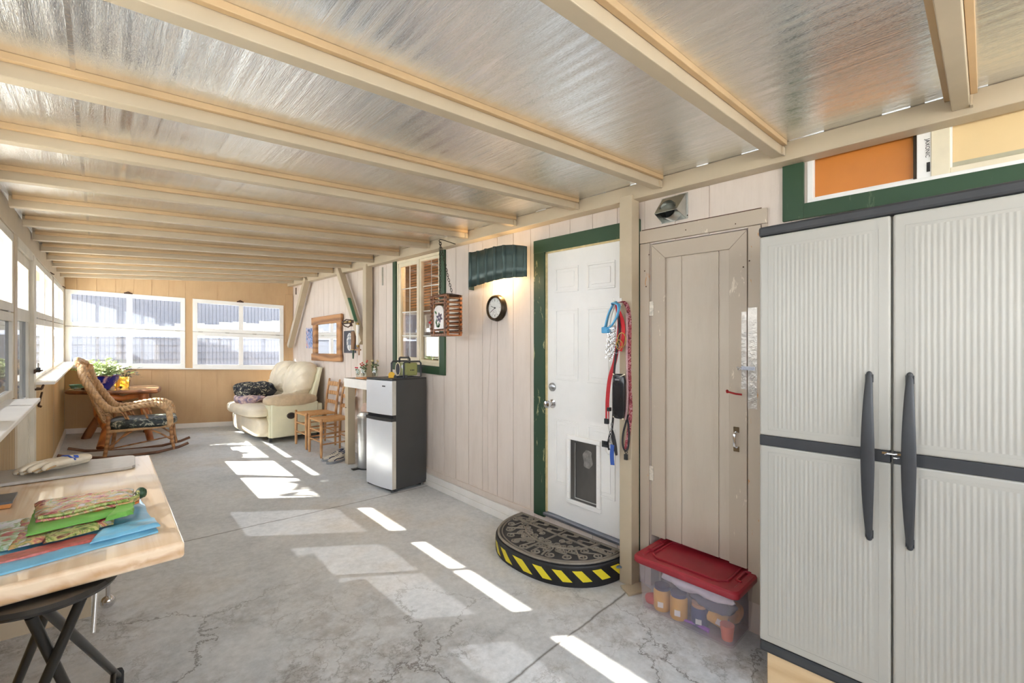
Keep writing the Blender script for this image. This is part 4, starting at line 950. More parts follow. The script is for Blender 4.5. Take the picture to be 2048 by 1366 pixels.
# ---------------------------------------------------------------- step bin between counter leg and fridge
tb = thing('trash_can', 'slim stainless step trash can between the counter leg and fridge', 'trash can', (2.335, 5.01, FZ(2.33, 5.01)))
m = MB(); m.lathe([(.118, .01), (.118, .60), (.112, .605)], n=36); m.build('can_body', STEEL, tb, smooth=30)
m = MB(); m.lathe([(.122, .60), (.122, .625), (.10, .66), (.0, .675)], n=36); m.build('can_lid', M('bright_lid', lin(212, 212, 210), .25, .6), tb, smooth=30)
m = MB(); m.lathe([(.121, 0), (.121, .018)], n=36); m.box(-.19, -.11, -.03, .03, .008, .016); m.build('can_base', BLACK, tb, smooth=30)
crumple('paper_bag', (2.335, 5.0, FZ(2.33, 5)+.72), (.08, .08, .06), M('pinkish_bag', lin(206, 178, 160), .7), 'crumpled pinkish bag lying on the trash can lid', 'bag', 12, .3)

# ---------------------------------------------------------------- ladder back chairs
CHW = wood('honey_chair_wood', lin(200, 154, 106), lin(160, 112, 68), (3, 3, 1), 6, .45)
RUSH = M('woven_rush', lin(198, 150, 96), .75, var=.25, scale=30, stretch=(1, 8, 1), bmp=.6, bscale=60)
def lchair():
    t = thing('ladderback_chair', '', 'chair')
    L = [(0, 0), (0, .43), (.40, .41), (.40, .02)]
    for i, (x, y) in enumerate(L):
        m = MB()
        if i < 2: m.lathe([(.011, 0), (.017, .05), (.019, .35), (.018, .455), (.013, .47), (.019, .485), (.012, .498), (0, .50)], (x, y, 0), 14)
        else: m.tube([(x, y, 0), (x, y, .30), (x+.01, y, .50), (x+.035, y, .75), (x+.065, y, .92), (x+.068, y, .935)], [.013, .018, .018, .016, .014, .008], 12)
        m.build('leg', CHW, t, smooth=40)
    m = MB()
    for z in (.17, .30):
        m.tube([(0, 0, z+.03), (0, .43, z+.03)], .010); m.tube([(0, 0, z), (.40, .02, z)], .010); m.tube([(0, .43, z), (.40, .41, z)], .010)
    m.tube([(.40, .02, .2), (.40, .41, .2)], .010); m.build('stretcher', CHW, t, smooth=40)
    for z, h in ((.60, .055), (.73, .055), (.86, .065)):
        x = .40+.01+(z-.5)*.13
        m = MB(); m.grid(lambda u, v, x=x, z=z, h=h: (x+.02*math.sin(PI*u), .03+.37*u, z-h/2+h*v*(1 if 0 < u < 1 else .9)), 14, 2); m.build('back_slat', CHW, t, solid=.010, bevel=.002)
    m = MB()
    for k in range(18):     # woven seat: four triangles of cord
        q = k/18
        m.tube([(.0+.2*q, .215*q, .462+.006*math.sin(q*9)), (.0+.2*q, .43-.215*q, .462)], .0075, 6)
        m.tube([(.40-.2*q, .02+.195*q, .462), (.40-.2*q, .41-.195*q, .462)], .0075, 6)
        m.tube([(.2*q, .215*q, .466), (.40-.2*q, .02+.195*q, .466)], .0075, 6)
        m.tube([(.2*q, .43-.215*q, .466), (.40-.2*q, .41-.195*q, .466)], .0075, 6)
    m.tube([(0, 0, .46), (0, .43, .46), (.40, .41, .46), (.40, .02, .46)], .012, 6, closed=True)
    m.build('woven_seat', RUSH, t, smooth=40); return t
ch = lchair(); ch.location = (2.055, 5.735, FZ(2.2, 5.9)); ch['label'] = 'honey wood ladderback chair with rush seat tucked beside the counter leg'; ch['group'] = 'ladderback chairs by the recliner'
ch2 = copy_tree(ch); ch2.location = (2.06, 6.30, FZ(2.2, 6.5)); ch2['label'] = 'honey wood ladderback chair with rush seat standing next to the recliner'
m = MB(); m.box(2.485, 2.492, 5.80, 6.0, FZ(2.3, 6)+.62, FZ(2.3, 6)+.76); sg = m.build('wood_sign', M('pale_sign_wood', lin(226, 196, 156), .6), bevel=.002); tag(sg, 'small pale sign with black lettering on the chair back by the counter leg', 'sign')
m = MB()
rs = random.Random(3)
for r_ in range(4):
    y = 5.82
    while y < 5.98: w = rs.uniform(.008, .02); m.box(2.4835, 2.485, y, y+w, FZ(2.3, 6)+.64+r_*.03, FZ(2.3, 6)+.655+r_*.03); y += w+.006
m.build('black_lettering', INK, sg)

# ---------------------------------------------------------------- running shoes
SHW = M('shoe_mesh', lin(206, 198, 182), .7, var=.15, scale=30, bmp=.3, bscale=120); SHB = M('shoe_navy', lin(44, 54, 84), .7); SHO = M('shoe_sole', lin(150, 154, 160), .7)
def shoe():
    t = thing('running_shoe', '', 'shoe')
    def sole(z, k=1): return [(.27*u, k*.045*(math.sin(PI*min(1, max(0, u*.96+.02)))**.45)*(1 if s_ > 0 else -1)*(.85+.25*u), z) for s_, rng in ((1, range(0, 11)), (-1, range(10, -1, -1))) for u in [i/10 for i in rng]]
    m = MB(); loft(m, [sole(0), sole(.022, 1.05), sole(.03, .98)]); m.build('sole', SHO, t, smooth=50)
    def up(u, v):
        a = PI*v; h = .095-.055*u if u > .25 else .095-.0*u; w = .044*(math.sin(PI*min(1, u*.94+.03))**.4)
        return (.01+.25*u, -w*math.cos(a)*1.0, .028+(h-.02)*max(0, math.sin(a))**.6*(1 if u > .03 else .9))
    m = MB(); m.grid(up, 16, 12); m.build('upper', SHW, t, smooth=60)
    m = MB(); m.tube([(.03+.05*math.cos(a), .024*math.sin(a), .098-.012*math.cos(a)) for a in [k*PI/10 for k in range(20)]], .007, 6, closed=True); m.build('collar', SHB, t, smooth=50)
    m = MB()
    for k in range(5): x = .09+k*.022; z = .092-k*.009; m.tube([(x, -.02, z), (x+.008, 0, z+.008), (x, .02, z)], .003, 5)
    for s_ in (-1, 1): m.tube([(.05, s_*.038, .05), (.11, s_*.044, .045), (.16, s_*.04, .05), (.20, s_*.042, .035)], .006, 5)
    m.build('lace', SHB, t, smooth=50); return t
s1 = shoe(); s1.location = (2.26, 5.50, FZ(2.2, 5.5)); s1.rotation_euler = (0, 0, math.radians(200)); s1['label'] = 'pale and navy running shoe nearer the counter leg'; s1['group'] = 'pair of running shoes'
s2 = copy_tree(s1); s2.location = (2.27, 5.615, FZ(2.2, 5.6)); s2.rotation_euler = (0, 0, math.radians(190)); s2['label'] = 'pale and navy running shoe nearer the chair leg'

# ---------------------------------------------------------------- recliner
LEA = M('cream_leather', lin(222, 210, 186), .42, var=.1, scale=5, bmp=.25, bscale=70, dist=.002)
LEA2 = M('pale_green_leather', lin(220, 217, 188), .45, var=.07, scale=4, bmp=.15, bscale=60, dist=.002)
LDARK = M('worn_leather', lin(196, 176, 146), .5, var=.15, scale=12, bmp=.3, bscale=60, dist=.002)
rc = thing('recliner', 'wide cream leather recliner with tufted pillow back in the far corner', 'recliner', (1.775, 6.90, FZ(1.9, 7.7)), math.radians(2))
rc.scale = (1.02, 1.17, 1.05)
def cush(m, c, r, e=.55, wr=.02, fq=6, seed=0, n=32, k_=18, pleat=0, pax=1):
    def fn(p):
        d = (Vector(p)-Vector(c)); dn = Vector((d.x/r[0], d.y/r[1], d.z/r[2]))
        w = wr*noise.noise(Vector(p)*fq+Vector((seed, 0, seed)))
        if pleat: w += pleat*math.sin((p[pax])*90+3*noise.noise(Vector(p)*5))*max(0, (abs(dn[2])-.35))
        return p+dn.normalized()*w if dn.length > 0 else p
    m.ball(c, r, n, k_, e, fn)
Wc = 1.34
# side panels (arms)
for nm, y0_, y1_ in (('near_arm', 0, .2), ('far_arm', Wc-.2, Wc)):
    m = MB(); m.box(.0, .66, y0_+.01, y1_-.01, .05, .52); a_ = m.build('arm_panel', LEA2, rc, bevel=.03, seg=4)
    m = MB(); cush(m, (.30, (y0_+y1_)/2, .55), (.36, .13, .085), .7, .008, 9, 1, pleat=.006, pax=0); m.build('arm_pad', LDARK if nm == 'near_arm' else LEA, rc, smooth=60)
    m = MB(); m.box(-.012, .01, y0_+.02, y1_-.02, .06, .50); m.build('arm_front', LEA2, rc, bevel=.01)
m = MB(); m.box(.60, .73, .03, Wc-.03, .05, .48); m.build('rear_base', LEA2, rc, bevel=.02)
m = MB(); m.lathe([(0, 0.012), (.052, .012), (.052, 0), (.046, -.002), (.040, .006), (.0, .006)], (.27, 0, .34), 28, 'y', (1.1, .85)); lv = m.build('recline_lever', M('dark_bronze_plastic', lin(62, 50, 42), .4), rc, smooth=30)
m = MB(); m.box(.25, .29, -.008, -.002, .325, .355); m.build('lever_tab', BLACK, lv, bevel=.003)
m = MB(); m.box(.02, .60, .18, Wc-.18, .10, .30); m.build('seat_base', LEA, rc, bevel=.02)
m = MB(); cush(m, (.22, Wc/2, .385), (.36, .48, .10), .5, .02, 5, 2); cush(m, (-.10, Wc/2, .40), (.16, .61, .085), .6, .015, 5, 3); m.build('seat_cushion', LEA, rc, smooth=60)
m = MB(); cush(m, (-.06, Wc/2, .20), (.10, .63, .15), .5, .016, 6, 4); cush(m, (-.02, Wc/2, .14), (.09, .62, .10), .6, .01, 6, 4); m.build('footrest', LEA, rc, smooth=60)
def backc(u0, v): pass
for k, (yc, ry_) in enumerate(((.365, .275), (.955, .275))):
    m = MB()
    def fn(p, yc=yc):
        # lean the pillow backwards
        z = p[2]; x = p[0]+(z-.5)*.30; r = Vector((x, p[1], z))
        q = noise.noise(Vector((p[1]*4, z*4, k*3.)))*.02
        pl_ = .020*math.sin(math.atan2(p[2]-.60, p[1]-yc)*22)*max(0, min(1, (Vector((p[1]-yc, (p[2]-.62))).length-.15)*9))
        r.x += q-pl_; r.z += pl_*.5; return r
    m.ball((.44, yc, .81), (.17, ry_+.025, .262), 72, 34, .72, fn); m.build('back_pillow', LEA, rc, smooth=70)
m = MB()
def fn2(p): return Vector((p[0]+(p[2]-.5)*.30, p[1], p[2]))
m.ball((.45, .37, .53), (.17, .24, .12), 32, 14, .6, fn2); m.ball((.45, .95, .53), (.17, .26, .12), 32, 14, .6, fn2); m.build('lumbar_pillow', LEA, rc, smooth=70)
m = MB(); A_ = [(.50, .02, .42), (.60, .02, .42), (.60, Wc-.04, .42), (.50, Wc-.04, .42)]; B_ = [(.69, .04, 1.0), (.74, .04, 1.0), (.74, Wc-.06, 1.0), (.69, Wc-.06, 1.0)]
m.hexa(A_, B_); m.build('back_shell', LEA2, rc, bevel=.015)
m = MB(); m.box(.0, .04, .05, .09, 0, .05); m.box(.0, .04, Wc-.09, Wc-.05, 0, .05); m.box(.67, .71, .05, .09, 0, .05); m.box(.67, .71, Wc-.09, Wc-.05, 0, .05); m.build('glide_foot', BLACK, rc)
# blanket and pillow on it
def pattern(name, cols, scale=9, rough=.8):
    m, n, l, b = newmat(name); v = coords(n, l)
    t = tex(n, l, v, scale, 5, .6, 1.5); st = [(.38+.24*i/(len(cols)-1), c) for i, c in enumerate(cols)]
    c = ramp(n, l, t, st); l.new(c, b.inputs['Base Color']); b.inputs['Roughness'].default_value = rough
    bump(n, l, b, tex(n, l, v, 60, 3), .3, .003); return m
BLANK = pattern('black_leafy_blanket', [lin(26, 28, 34), lin(34, 38, 44), lin(40, 42, 46), lin(198, 190, 162)], 16)
def wp(x, y, z): v = rc.location; a = math.radians(2); x *= 1.02; y *= 1.17; z *= 1.05; return (v.x+x*math.cos(a)-y*math.sin(a), v.y+x*math.sin(a)+y*math.cos(a), v.z+z)
def fold(name, c, r, mat_, label, cat, seed, e=.6, amp=.22, fq=7, rot=0):
    def fn(p):
        d = p-Vector(c); ph = math.atan2(d.z, d.x)
        return Vector(c)+d*(1+amp*noise.noise(p*fq+Vector((seed, 0, 0))))+Vector((0, 0, .018*math.sin(d.y*26+d.x*14+seed)))
    m = MB(); m.ball(c, r, 44, 22, e, fn); o = m.build(name, mat_, smooth=80, origin=c); o.rotation_euler = (0, rot, 0); return tag(o, label, cat)
bl = fold('folded_blanket', wp(.05, .86, .64), (.25, .27, .125), BLANK, 'black blanket with pale leaf print bunched up on the recliner', 'blanket', 3, .75, .3, 5)
m = MB()
for k in range(8): m.tube([(.10+.012*k, -.10-.02*k, .10), (.16+.015*k, -.20, .03-.005*k), (.12+.01*k, -.27, -.06)], .022, 8)
m.build('gathered_corner', M('black_satin', lin(34, 36, 42), .4), bl, smooth=60)
fold('throw_pillow', wp(-.03, .76, .53), (.19, .28, .055), pattern('pinkish_floral', [lin(214, 196, 190), lin(190, 160, 156), lin(120, 112, 140)], 12), 'faded floral pillow lying under the black blanket', 'pillow', 6)

# ---------------------------------------------------------------- wicker rocking chair
WIC = M('honey_wicker', lin(190, 154, 112), .45, var=.3, scale=26, bmp=.5, bscale=60)
CANE = wood('brown_cane', lin(180, 132, 86), lin(124, 82, 50), (2, 2, 2), 8, .45)
RUN = wood('dark_runner', lin(120, 84, 62), lin(70, 46, 36), (2, 2, 2), 8, .5)
rk = thing('wicker_rocking_chair', 'honey coloured wicker rocking chair with a black cushion facing the sunlit floor', 'rocking chair', (.05, 7.12, FZ(.3, 7.1)+.004), math.radians(-9))
WD = .44
for y in (0.0, WD):
    m = MB(); m.tube([(-.40, y, .085), (-.25, y, .038), (0, y, .006), (.25, y, .0), (.5, y, .012), (.70, y, .05), (.80, y, .09)], .017, 10); m.build('rocker', RUN, rk, smooth=40)
    f = -1 if y == 0 else 1
    m = MB(); m.tube([(.0, y, .02), (.02, y, .16), (.035, y, .30), (.03, y+0*f, .50)], .020, 10); m.build('leg', CANE, rk, smooth=40)
    m = MB(); m.tube([(.655, y, .03), (.63, y, .16), (.62, y, .33), (.615, y, .47), (.61, y+.0*f, .55)], .018, 10); m.build('leg', CANE, rk, smooth=40)
    def braid(P, r, name='arm'):     # three strands twisted round a path
        V = [Vector(p) for p in P]; S = []
        for i in range(len(V)-1):
            for k in range(6): S.append(V[i].lerp(V[i+1], k/6))
        S.append(V[-1]); m = MB()
        for s_ in range(3):
            Q = []
            for i, p in enumerate(S):
                a = i*.85+s_*2*PI/3; Q.append(p+Vector((math.sin(a)*r*.45, math.cos(a)*r*.6, math.sin(a)*r*.6)))
            m.tube(Q, r*.62, 7)
        m.build(name, WIC, rk, smooth=60)
    yo = y+.015*f
    braid([(-.205, y, 1.09), (-.20, yo, 1.02), (-.17, yo, .92), (-.10, yo, .78), (-.03, yo, .66), (.02, yo, .59), (.08, yo, .565), (.18, yo, .575), (.30, yo, .60), (.42, yo, .615), (.51, yo, .605), (.575, yo, .565), (.605, yo, .50), (.615, yo, .41), (.615, yo, .34)], .033)
    m = MB()
    for q in (.20, .38): m.tube([(q+.03, y, .31), (q+.01, y, .45), (q-.03, y, .56)], .012, 8)
    m.tube([(.20, y, .31), (.19, y, .46), (.15, y, .53), (.10, y, .54)], .010, 8)
    m.tube([(.035, y, .10), (.14, y, .22), (.25, y, .30)], .010, 8); m.tube([(.62, y, .16), (.52, y, .24), (.40, y, .31)], .010, 8)
    m.build('side_brace', CANE, rk, smooth=50)
m = MB()
for x, z in ((.03, .12), (.62, .13), (.03, .30), (.62, .30)): m.tube([(x, 0, z), (x, WD, z)], .012, 8)
m.tube([(.02, 0, .10), (.62, WD, .13)], .009, 8); m.build('stretcher', CANE, rk, smooth=40)
m = MB()
for y in (0, WD): m.tube([(.03, y, .31), (.62, y, .33)], .02, 8)
for k in range(26): x = .03+.59*k/25; m.tube([(x, 0, .32), (x, WD, .32)], .008, 6)
m.build('seat_frame', WIC, rk, smooth=50)
m = MB()   # woven back, curved and leaning
def bk(u, v):
    z = .42+.68*v; x = .02-.23*v**.9-.05*math.sin(PI*u)*.9+.0; y = WD*u
    top = .05*math.sin(PI*u)*max(0, v-.6)/.4
    return Vector((x-.02, y, z+top))
for i in range(17):
    u = i/16; m.tube([bk(u, j/14)+Vector((.004*(-1)**(i+j), 0, 0)) for j in range(15)], .0085, 6)
for j in range(34):
    v = j/33; m.tube([bk(i/16, v)+Vector((.007*(-1)**(i+j), 0, 0)) for i in range(17)], .0075, 6)
m.tube([bk(i/16, 1)+Vector((0, 0, .01)) for i in range(17)], .028, 8)
m.build('woven_back', WIC, rk, smooth=60)
m = MB(); 
for s_ in range(3): m.tube([bk(i/40, 1)+Vector((.015*math.sin(i*.9+s_*2.1), 0, .02+.015*math.cos(i*.9+s_*2.1))) for i in range(41)], .015, 7)
m.build('top_braid', WIC, rk, smooth=60)
BLEAF = pattern('black_leaf_cloth', [lin(24, 30, 32), lin(30, 38, 38), lin(44, 56, 54), lin(170, 168, 150)], 14, .45)
def fn3(p):
    q = Vector(p); q.z += .015*noise.noise(q*9); q.x += .02*noise.noise(q*6+Vector((4, 0, 0))); return q
m = MB(); m.ball((.34, WD/2, .385), (.33, .27, .062), 44, 18, .45, fn3); o = m.build('seat_cushion', BLEAF, smooth=70)
o.location = rk.location; o.rotation_euler = rk.rotation_euler; tag(o, 'black leaf patterned cushion on the wicker rocking chair seat', 'cushion')

# ---------------------------------------------------------------- live edge table
SLAB = wood('redwood_slab_top', lin(188, 150, 114), lin(128, 90, 62), (2, 1, 1), 3, .25, coat=.3)
LOG = wood('orange_log', lin(190, 116, 60), lin(124, 66, 32), (3, 3, 1), 3, .35, coat=.2)
LOGD = wood('brown_log', lin(150, 98, 60), lin(92, 56, 34), (3, 3, 1), 3, .5)
tz = .925; fzt = FZ(.1, 8.4)
lt = thing('live_edge_table', 'live edge wooden slab table on log legs in the window corner', 'table', (.12, 8.38, fzt))
H_ = tz-fzt
out = [(-.44, .10), (-.435, .50), (-.1, .55), (.25, .50), (.53, .42), (.545, .05), (.50, -.42), (.46, -.60), (.30, -.52), (.05, -.42), (-.14, -.30), (-.30, -.14), (-.42, -.02)]
m = MB(); loft(m, [[(x*.97, y*.97, H_-.05) for x, y in out], [(x, y, H_-.025) for x, y in out], [(x*.99, y*.99, H_) for x, y in out]]); m.build('slab_top', SLAB, lt, smooth=30)
m = MB(); m.tube([(x*.985, y*.985, H_-.028) for x, y in out], .030, 8, closed=True, flat=.9); m.build('bark_edge', LOGD, lt, smooth=60)
def log(P, R, mt, nm='leg'):
    m = MB(); V = [Vector(p) for p in P]; S = []; RR = []
    for i in range(len(V)-1):
        for k in range(5): q = k/5; S.append(V[i].lerp(V[i+1], q)+Vector((.006*noise.noise(Vector((i+q, 3, 0))), .006, 0))); RR.append((R[i]*(1-q)+R[i+1]*q)*(1+.12*noise.noise(Vector((i*1.7+q*2, 0, R[i]*30)))))
    S.append(V[-1]); RR.append(R[-1]); m.tube(S, RR, 12); return m.build(nm, mt, lt, smooth=60)
log([(-.13, -.18, H_-.04), (-.10, -.30, .40), (-.03, -.55, .22), (-.10, -.72, .0)], [.07, .075, .06, .05], LOG)
log([(.05, .0, H_-.05), (-.10, .12, .35), (-.26, .20, .0)], [.055, .05, .05], LOGD)
log([(.33, -.38, H_-.04), (.34, -.40, .45), (.36, -.42, .25), (.40, -.50, .0)], [.065, .05, .045, .04], LOG)
log([(.42, .30, H_-.04), (.42, .32, 0)], [.05, .05], LOGD)
log([(-.05, -.34, H_-.08), (.12, -.36, H_-.12), (.34, -.40, H_-.06)], [.05, .035, .05], LOG, 'apron_branch')
log([(-.03, -.5, .26), (.15, -.45, .30), (.36, -.42, .30)], [.03, .03, .03], LOGD, 'stretcher_branch')
log([(.05, -.20, H_-.06), (.12, -.25, .40), (.20, -.3, .33)], [.03, .035, .03], LOGD, 'apron_branch')

# ---------------------------------------------------------------- plants and bits on the table
COB = newmat('cobalt_glaze'); _m, _n, _l, _b = COB
_l.new(ramp(_n, _l, tex(_n, _l, coords(_n, _l), 6, 4, .6, 1), [(.46, lin(26, 38, 150)), (.58, lin(40, 40, 130)), (.66, lin(196, 160, 180))]), _b.inputs['Base Color']); _b.inputs['Roughness'].default_value = .08
pt = thing('potted_plant', 'bushy pale green succulent in a cobalt blue bowl on the corner table', 'plant', (.02, 8.25, tz+.003))
m = MB(); m.lathe([(.09, 0), (.10, .012), (.10, .02), (.15, .07), (.185, .13), (.195, .18), (.205, .19), (.198, .196), (.182, .185), (.16, .12), (.09, .03)], n=40); m.build('bowl', COB[0], pt, smooth=50)
m = MB(); m.lathe([(.0, .165), (.182, .165)], n=24, cap=False); m.build('soil', M('soil', lin(80, 60, 46), .9), pt)
m = MB(); m.tube([(.204*math.cos(a), .204*math.sin(a), .19) for a in [k*PI/20 for k in range(40)]], .006, 6, closed=True); m.build('bowl_rim', M('brown_rim', lin(110, 62, 44), .3), pt, smooth=50)
LFm = M('variegated_leaf', lin(196, 210, 160), .5, var=.35, scale=18); rs = random.Random(11)
m = MB(); L = MB()
for k in range(130):
    a = rs.uniform(0, 2*PI); el = rs.uniform(.05, 1.35); R_ = rs.uniform(.20, .38)
    tip = Vector((R_*math.cos(a)*math.cos(el)*.95, R_*math.sin(a)*math.cos(el)*.95, .17+R_*math.sin(el)*.72))
    m.tube([(tip.x*.25, tip.y*.25, .16), tip*.6+Vector((0, 0, .09)), tip], [.004, .003, .002], 5)
    for j in range(11):
        b_ = rs.uniform(0, 2*PI); d = Vector((math.cos(b_), math.sin(b_), rs.uniform(-.1, .8))).normalized(); w_ = d.cross(Vector((rs.uniform(-1, 1), rs.uniform(-1, 1), 1))).normalized()
        c_ = tip-Vector((tip.x, tip.y, tip.z-.17))*rs.uniform(0, .22); l_ = rs.uniform(.028, .045)
        L.add([c_, c_+d*l_*.5+w_*l_*.28, c_+d*l_, c_+d*l_*.5-w_*l_*.28], [(0, 1, 2, 3)])
m.build('stem', M('plant_stem', lin(120, 140, 80), .7), pt); L.build('leaves', LFm, pt)
dp = thing('potted_plant', 'small dark leaved plant behind the yellow glass jar', 'plant', (.28, 8.62, tz+.003))
m = MB(); m.lathe([(.045, 0), (.06, .10), (.055, .10)], n=20); m.build('pot', M('dark_amber_pot', lin(120, 70, 30), .3), dp, smooth=40)
L = MB()
for k in range(120):
    a = rs.uniform(0, 2*PI); r = rs.uniform(.02, .17); c_ = Vector((r*math.cos(a), r*math.sin(a), rs.uniform(.14, .27))); d = Vector((math.cos(a), math.sin(a), rs.uniform(-.4, .5))).normalized(); w_ = d.cross(Vector((0, 0, 1))).normalized(); l_ = rs.uniform(.04, .07)
    L.add([c_, c_+d*l_*.5+w_*l_*.25, c_+d*l_, c_+d*l_*.5-w_*l_*.25], [(0, 1, 2, 3)])
L.build('leaves', M('dark_leaf', lin(44, 62, 46), .6), dp)
m = MB()
for k in range(6): a = k; m.tube([(0, 0, .06), (.06*math.cos(a), .06*math.sin(a), .22)], .003, 5)
m.build('stem', M('dark_stem', lin(60, 66, 40), .7), dp)
m = MB(); m.lathe([(.040, 0), (.048, .02), (.05, .15), (.046, .155), (.044, .02)], n=24); o = m.build('glass_jar', glassmat('yellow_streaked_glass', (.96, .86, .5, 1), .12, .02, .25, (1, .85, .4, 1)), smooth=40); o.location = (.265, 8.36, tz+.003); tag(o, 'clear and yellow glass jar at the side of the cobalt bowl', 'jar')
m = MB(); m.lathe([(.03, 0), (.034, .11), (.030, .13), (.026, .02)], n=20); o = m.build('amber_bottle', M('amber_glass', lin(224, 168, 60), .15), smooth=40); o.location = (.195, 8.50, tz+.003); tag(o, 'amber bottle between the cobalt bowl and the glass jar', 'bottle')
m = MB(); m.lathe([(.05, 0), (.06, .005), (.085, .055), (.088, .058), (.08, .052), (.05, .01)], n=28); o = m.build('green_bowl', M('mint_glaze', lin(120, 176, 150), .25), smooth=40); o.location = (-.22, 8.62, tz+.003); tag(o, 'mint green bowl at the wall end of the corner table', 'bowl')
m = MB(); m.lathe([(.04, 0), (.065, .03), (.06, .03)], n=24); o = m.build('clear_dish', glassmat('dish_glass', (.95, .95, .9, 1), .15), smooth=40); o.location = (-.19, 8.44, tz+.003); tag(o, 'small clear dish beside the mint green bowl', 'dish')
m = MB(); m.beam((-.27, 8.50, tz+.008), (-.12, 8.36, tz+.008), .012, .01); tag(m.build('wood_stick', BATTEN), 'pale stick lying slanted on the corner table', 'stick')
m = MB(); m.beam((-.30, 8.42, tz+.008), (-.20, 8.56, tz+.008), .02, .008); tag(m.build('wood_strip', BATTEN), 'short flat wood strip at the wall end of the corner table', 'stick')
for k, (x, y, lb) in enumerate(((.02, 8.02, 'little pine cone in front of the cobalt bowl, nearest the bowl'), (-.05, 8.035, 'little pine cone by the rocking chair back on the corner table'), (-.15, 8.15, 'little pine cone at the middle of the table edge'), (.22, 8.18, 'little pine cone beside the bowl and the amber bottle'))):
    def fc2(p): return p
    m = MB()
    for j in range(7):
        for q in range(8): a = q*PI/4+j*.4; r = .018*math.sin(PI*(j+1)/8.5)+.004; m.ball((r*math.cos(a), r*math.sin(a), .006+j*.005), (.006, .006, .002), 5, 3)
    m.ball((0, 0, .02), (.011, .011, .02), 8, 6)
    o = m.build('pine_cone', M('cone_brown', lin(88, 66, 48), .8)); o.location = (x, y, tz+.003); tag(o, lb, 'pine cone', 'pine cones on the corner table')

# ---------------------------------------------------------------- things on the house wall
RUSW = wood('rustic_frame_wood', lin(186, 136, 88), lin(128, 86, 52), (2, 1, 5), 2, .6, .4)
mr = thing('wall_mirror', 'mirror in a rustic brown wood frame above the ladderback chairs', 'mirror', T_house(6.855, 0, 1.53))
m = MB(); m.box(-.05, -.012, -.60, .60, .225, .345); m.box(-.05, -.012, -.59, .60, -.345, -.23); m.build('frame_rail', RUSW, mr, bevel=.012, seg=3)
m = MB(); m.box(-.042, -.008, -.56, -.42, -.25, .25); m.box(-.042, -.008, .42, .56, -.25, .25); m.build('frame_stile', RUSW, mr, bevel=.010, seg=3)
m = MB(); m.box(-.018, -.006, -.44, .44, -.25, .25); m.build('mirror_glass', M('silvered_glass', (.92, .93, .93, 1), .01, 1, var=0), mr)
def poster(name, s0, s1, z0, z1, mat_, label, cat, t=.004):
    m = MB(T_house); m.box(s0, s1, 0, t, z0, z1); return tag(m.build(name, mat_), label, cat)
bp = poster('blue_poster', 7.42, 7.83, 1.36, 1.70, pattern('blue_print', [lin(44, 52, 96), lin(86, 122, 190), lin(170, 190, 222), lin(214, 150, 140)], 9, .4), 'small blue swirled print on the wall beside the rustic mirror', 'print')
pb = thing('black_poster', 'black print with a pale figure hanging behind the leather sheath', 'print', T_house(6.05, 0, 1.49))
m = MB(); m.box(-.006, 0, -.20, .20, -.155, .155); m.build('paper', M('black_print', lin(54, 58, 70), .5), pb)
m = MB(); m.prism([(.10*math.cos(a), .125*math.sin(a)*(1 if math.sin(a) > 0 else 1)) for a in [k*PI/10 for k in range(20)]], -.0075, -.006, 'x'); m.build('pale_oval', M('pale_figure', lin(206, 208, 208), .5), pb)
m = MB()
for z in (.05, .0, -.06): m.tube([(-.008, .08*math.cos(a), z+.025*math.sin(a)) for a in [k*PI/8 for k in range(9)]], .004, 5)
m.tube([(-.008, 0, -.11), (-.008, 0, .11)], .004, 5); m.box(-.0085, -.007, -.05, .05, -.045, .035); m.build('figure_line', M('figure_grey', lin(120, 128, 140), .5), pb)
sh = thing('leather_sheath', 'brown leather sheath with a green handled tool hanging by the black print', 'sheath', (2.50, 5.81, 1.60))
m = MB(); m.prism([(-.05, .12), (.05, .12), (.045, -.13), (-.03, -.13), (-.06, .0)], -.012, .012, 'x'); m.build('leather', M('brown_leather', lin(126, 92, 62), .6, var=.2), sh, bevel=.006)
m = MB(); m.tube([(0, -.0, -.13), (0, -.005, -.18), (0, .0, -.25)], [.016, .02, .014], 8, flat=.6); m.build('green_handle', M('dark_green_handle', lin(40, 66, 42), .5), sh, smooth=50)
m = MB(); m.box(-.014, .014, -.06, .06, -.135, -.125); m.build('band', BRASS, sh)
tl = thing('wall_tool_rack', 'black and brass tool rack fixed under the diagonal brace', 'rack', (2.42, 5.78, 1.83))
m = MB(); m.box(0, .04, -.16, .22, -.01, .03); m.box(.01, .03, -.12, -.02, -.05, -.01); m.tube([(.0, .2, .0), (-.01, .1, -.04), (.0, .0, -.06), (.01, -.08, -.03)], .008); m.tube([(-.005, .15, .02), (-.005, .05, .045), (-.005, -.1, .03)], .007); m.build('rack_bar', RUST, tl, bevel=.002)
m = MB(); m.box(-.01, .0, -.1, -.03, .0, .022); m.box(-.01, 0, .03, .12, .004, .02); m.build('brass_plate', BRASS, tl, bevel=.002)
m = MB(); m.box(.04, .12, -.1, -.08, -.01, .02); m.build('mount', RUST, tl)
m = MB(); m.beam((2.44, 5.80, 2.16), (2.44, 5.58, 1.84), .02, .04, (1, 0, 0)); tag(m.build('green_stick', M('green_stick', lin(70, 116, 82), .5), bevel=.004), 'green flat stick lying along the diagonal brace', 'stick')
th = thing('wall_thermometer', 'white tube thermometer hanging beside the post', 'thermometer', (2.43, 5.50, 1.66))
m = MB(); m.tube([(0, 0, -.13), (0, 0, .13)], .022, 12); m.build('white_tube', BWHITE, th, smooth=40)
m = MB(); m.ball((0, 0, .14), .018, 8, 6); m.ball((0, 0, -.14), .018, 8, 6); m.box(0, .03, -.01, .01, -.01, .01); m.build('end_cap', BRASS, th, smooth=40)
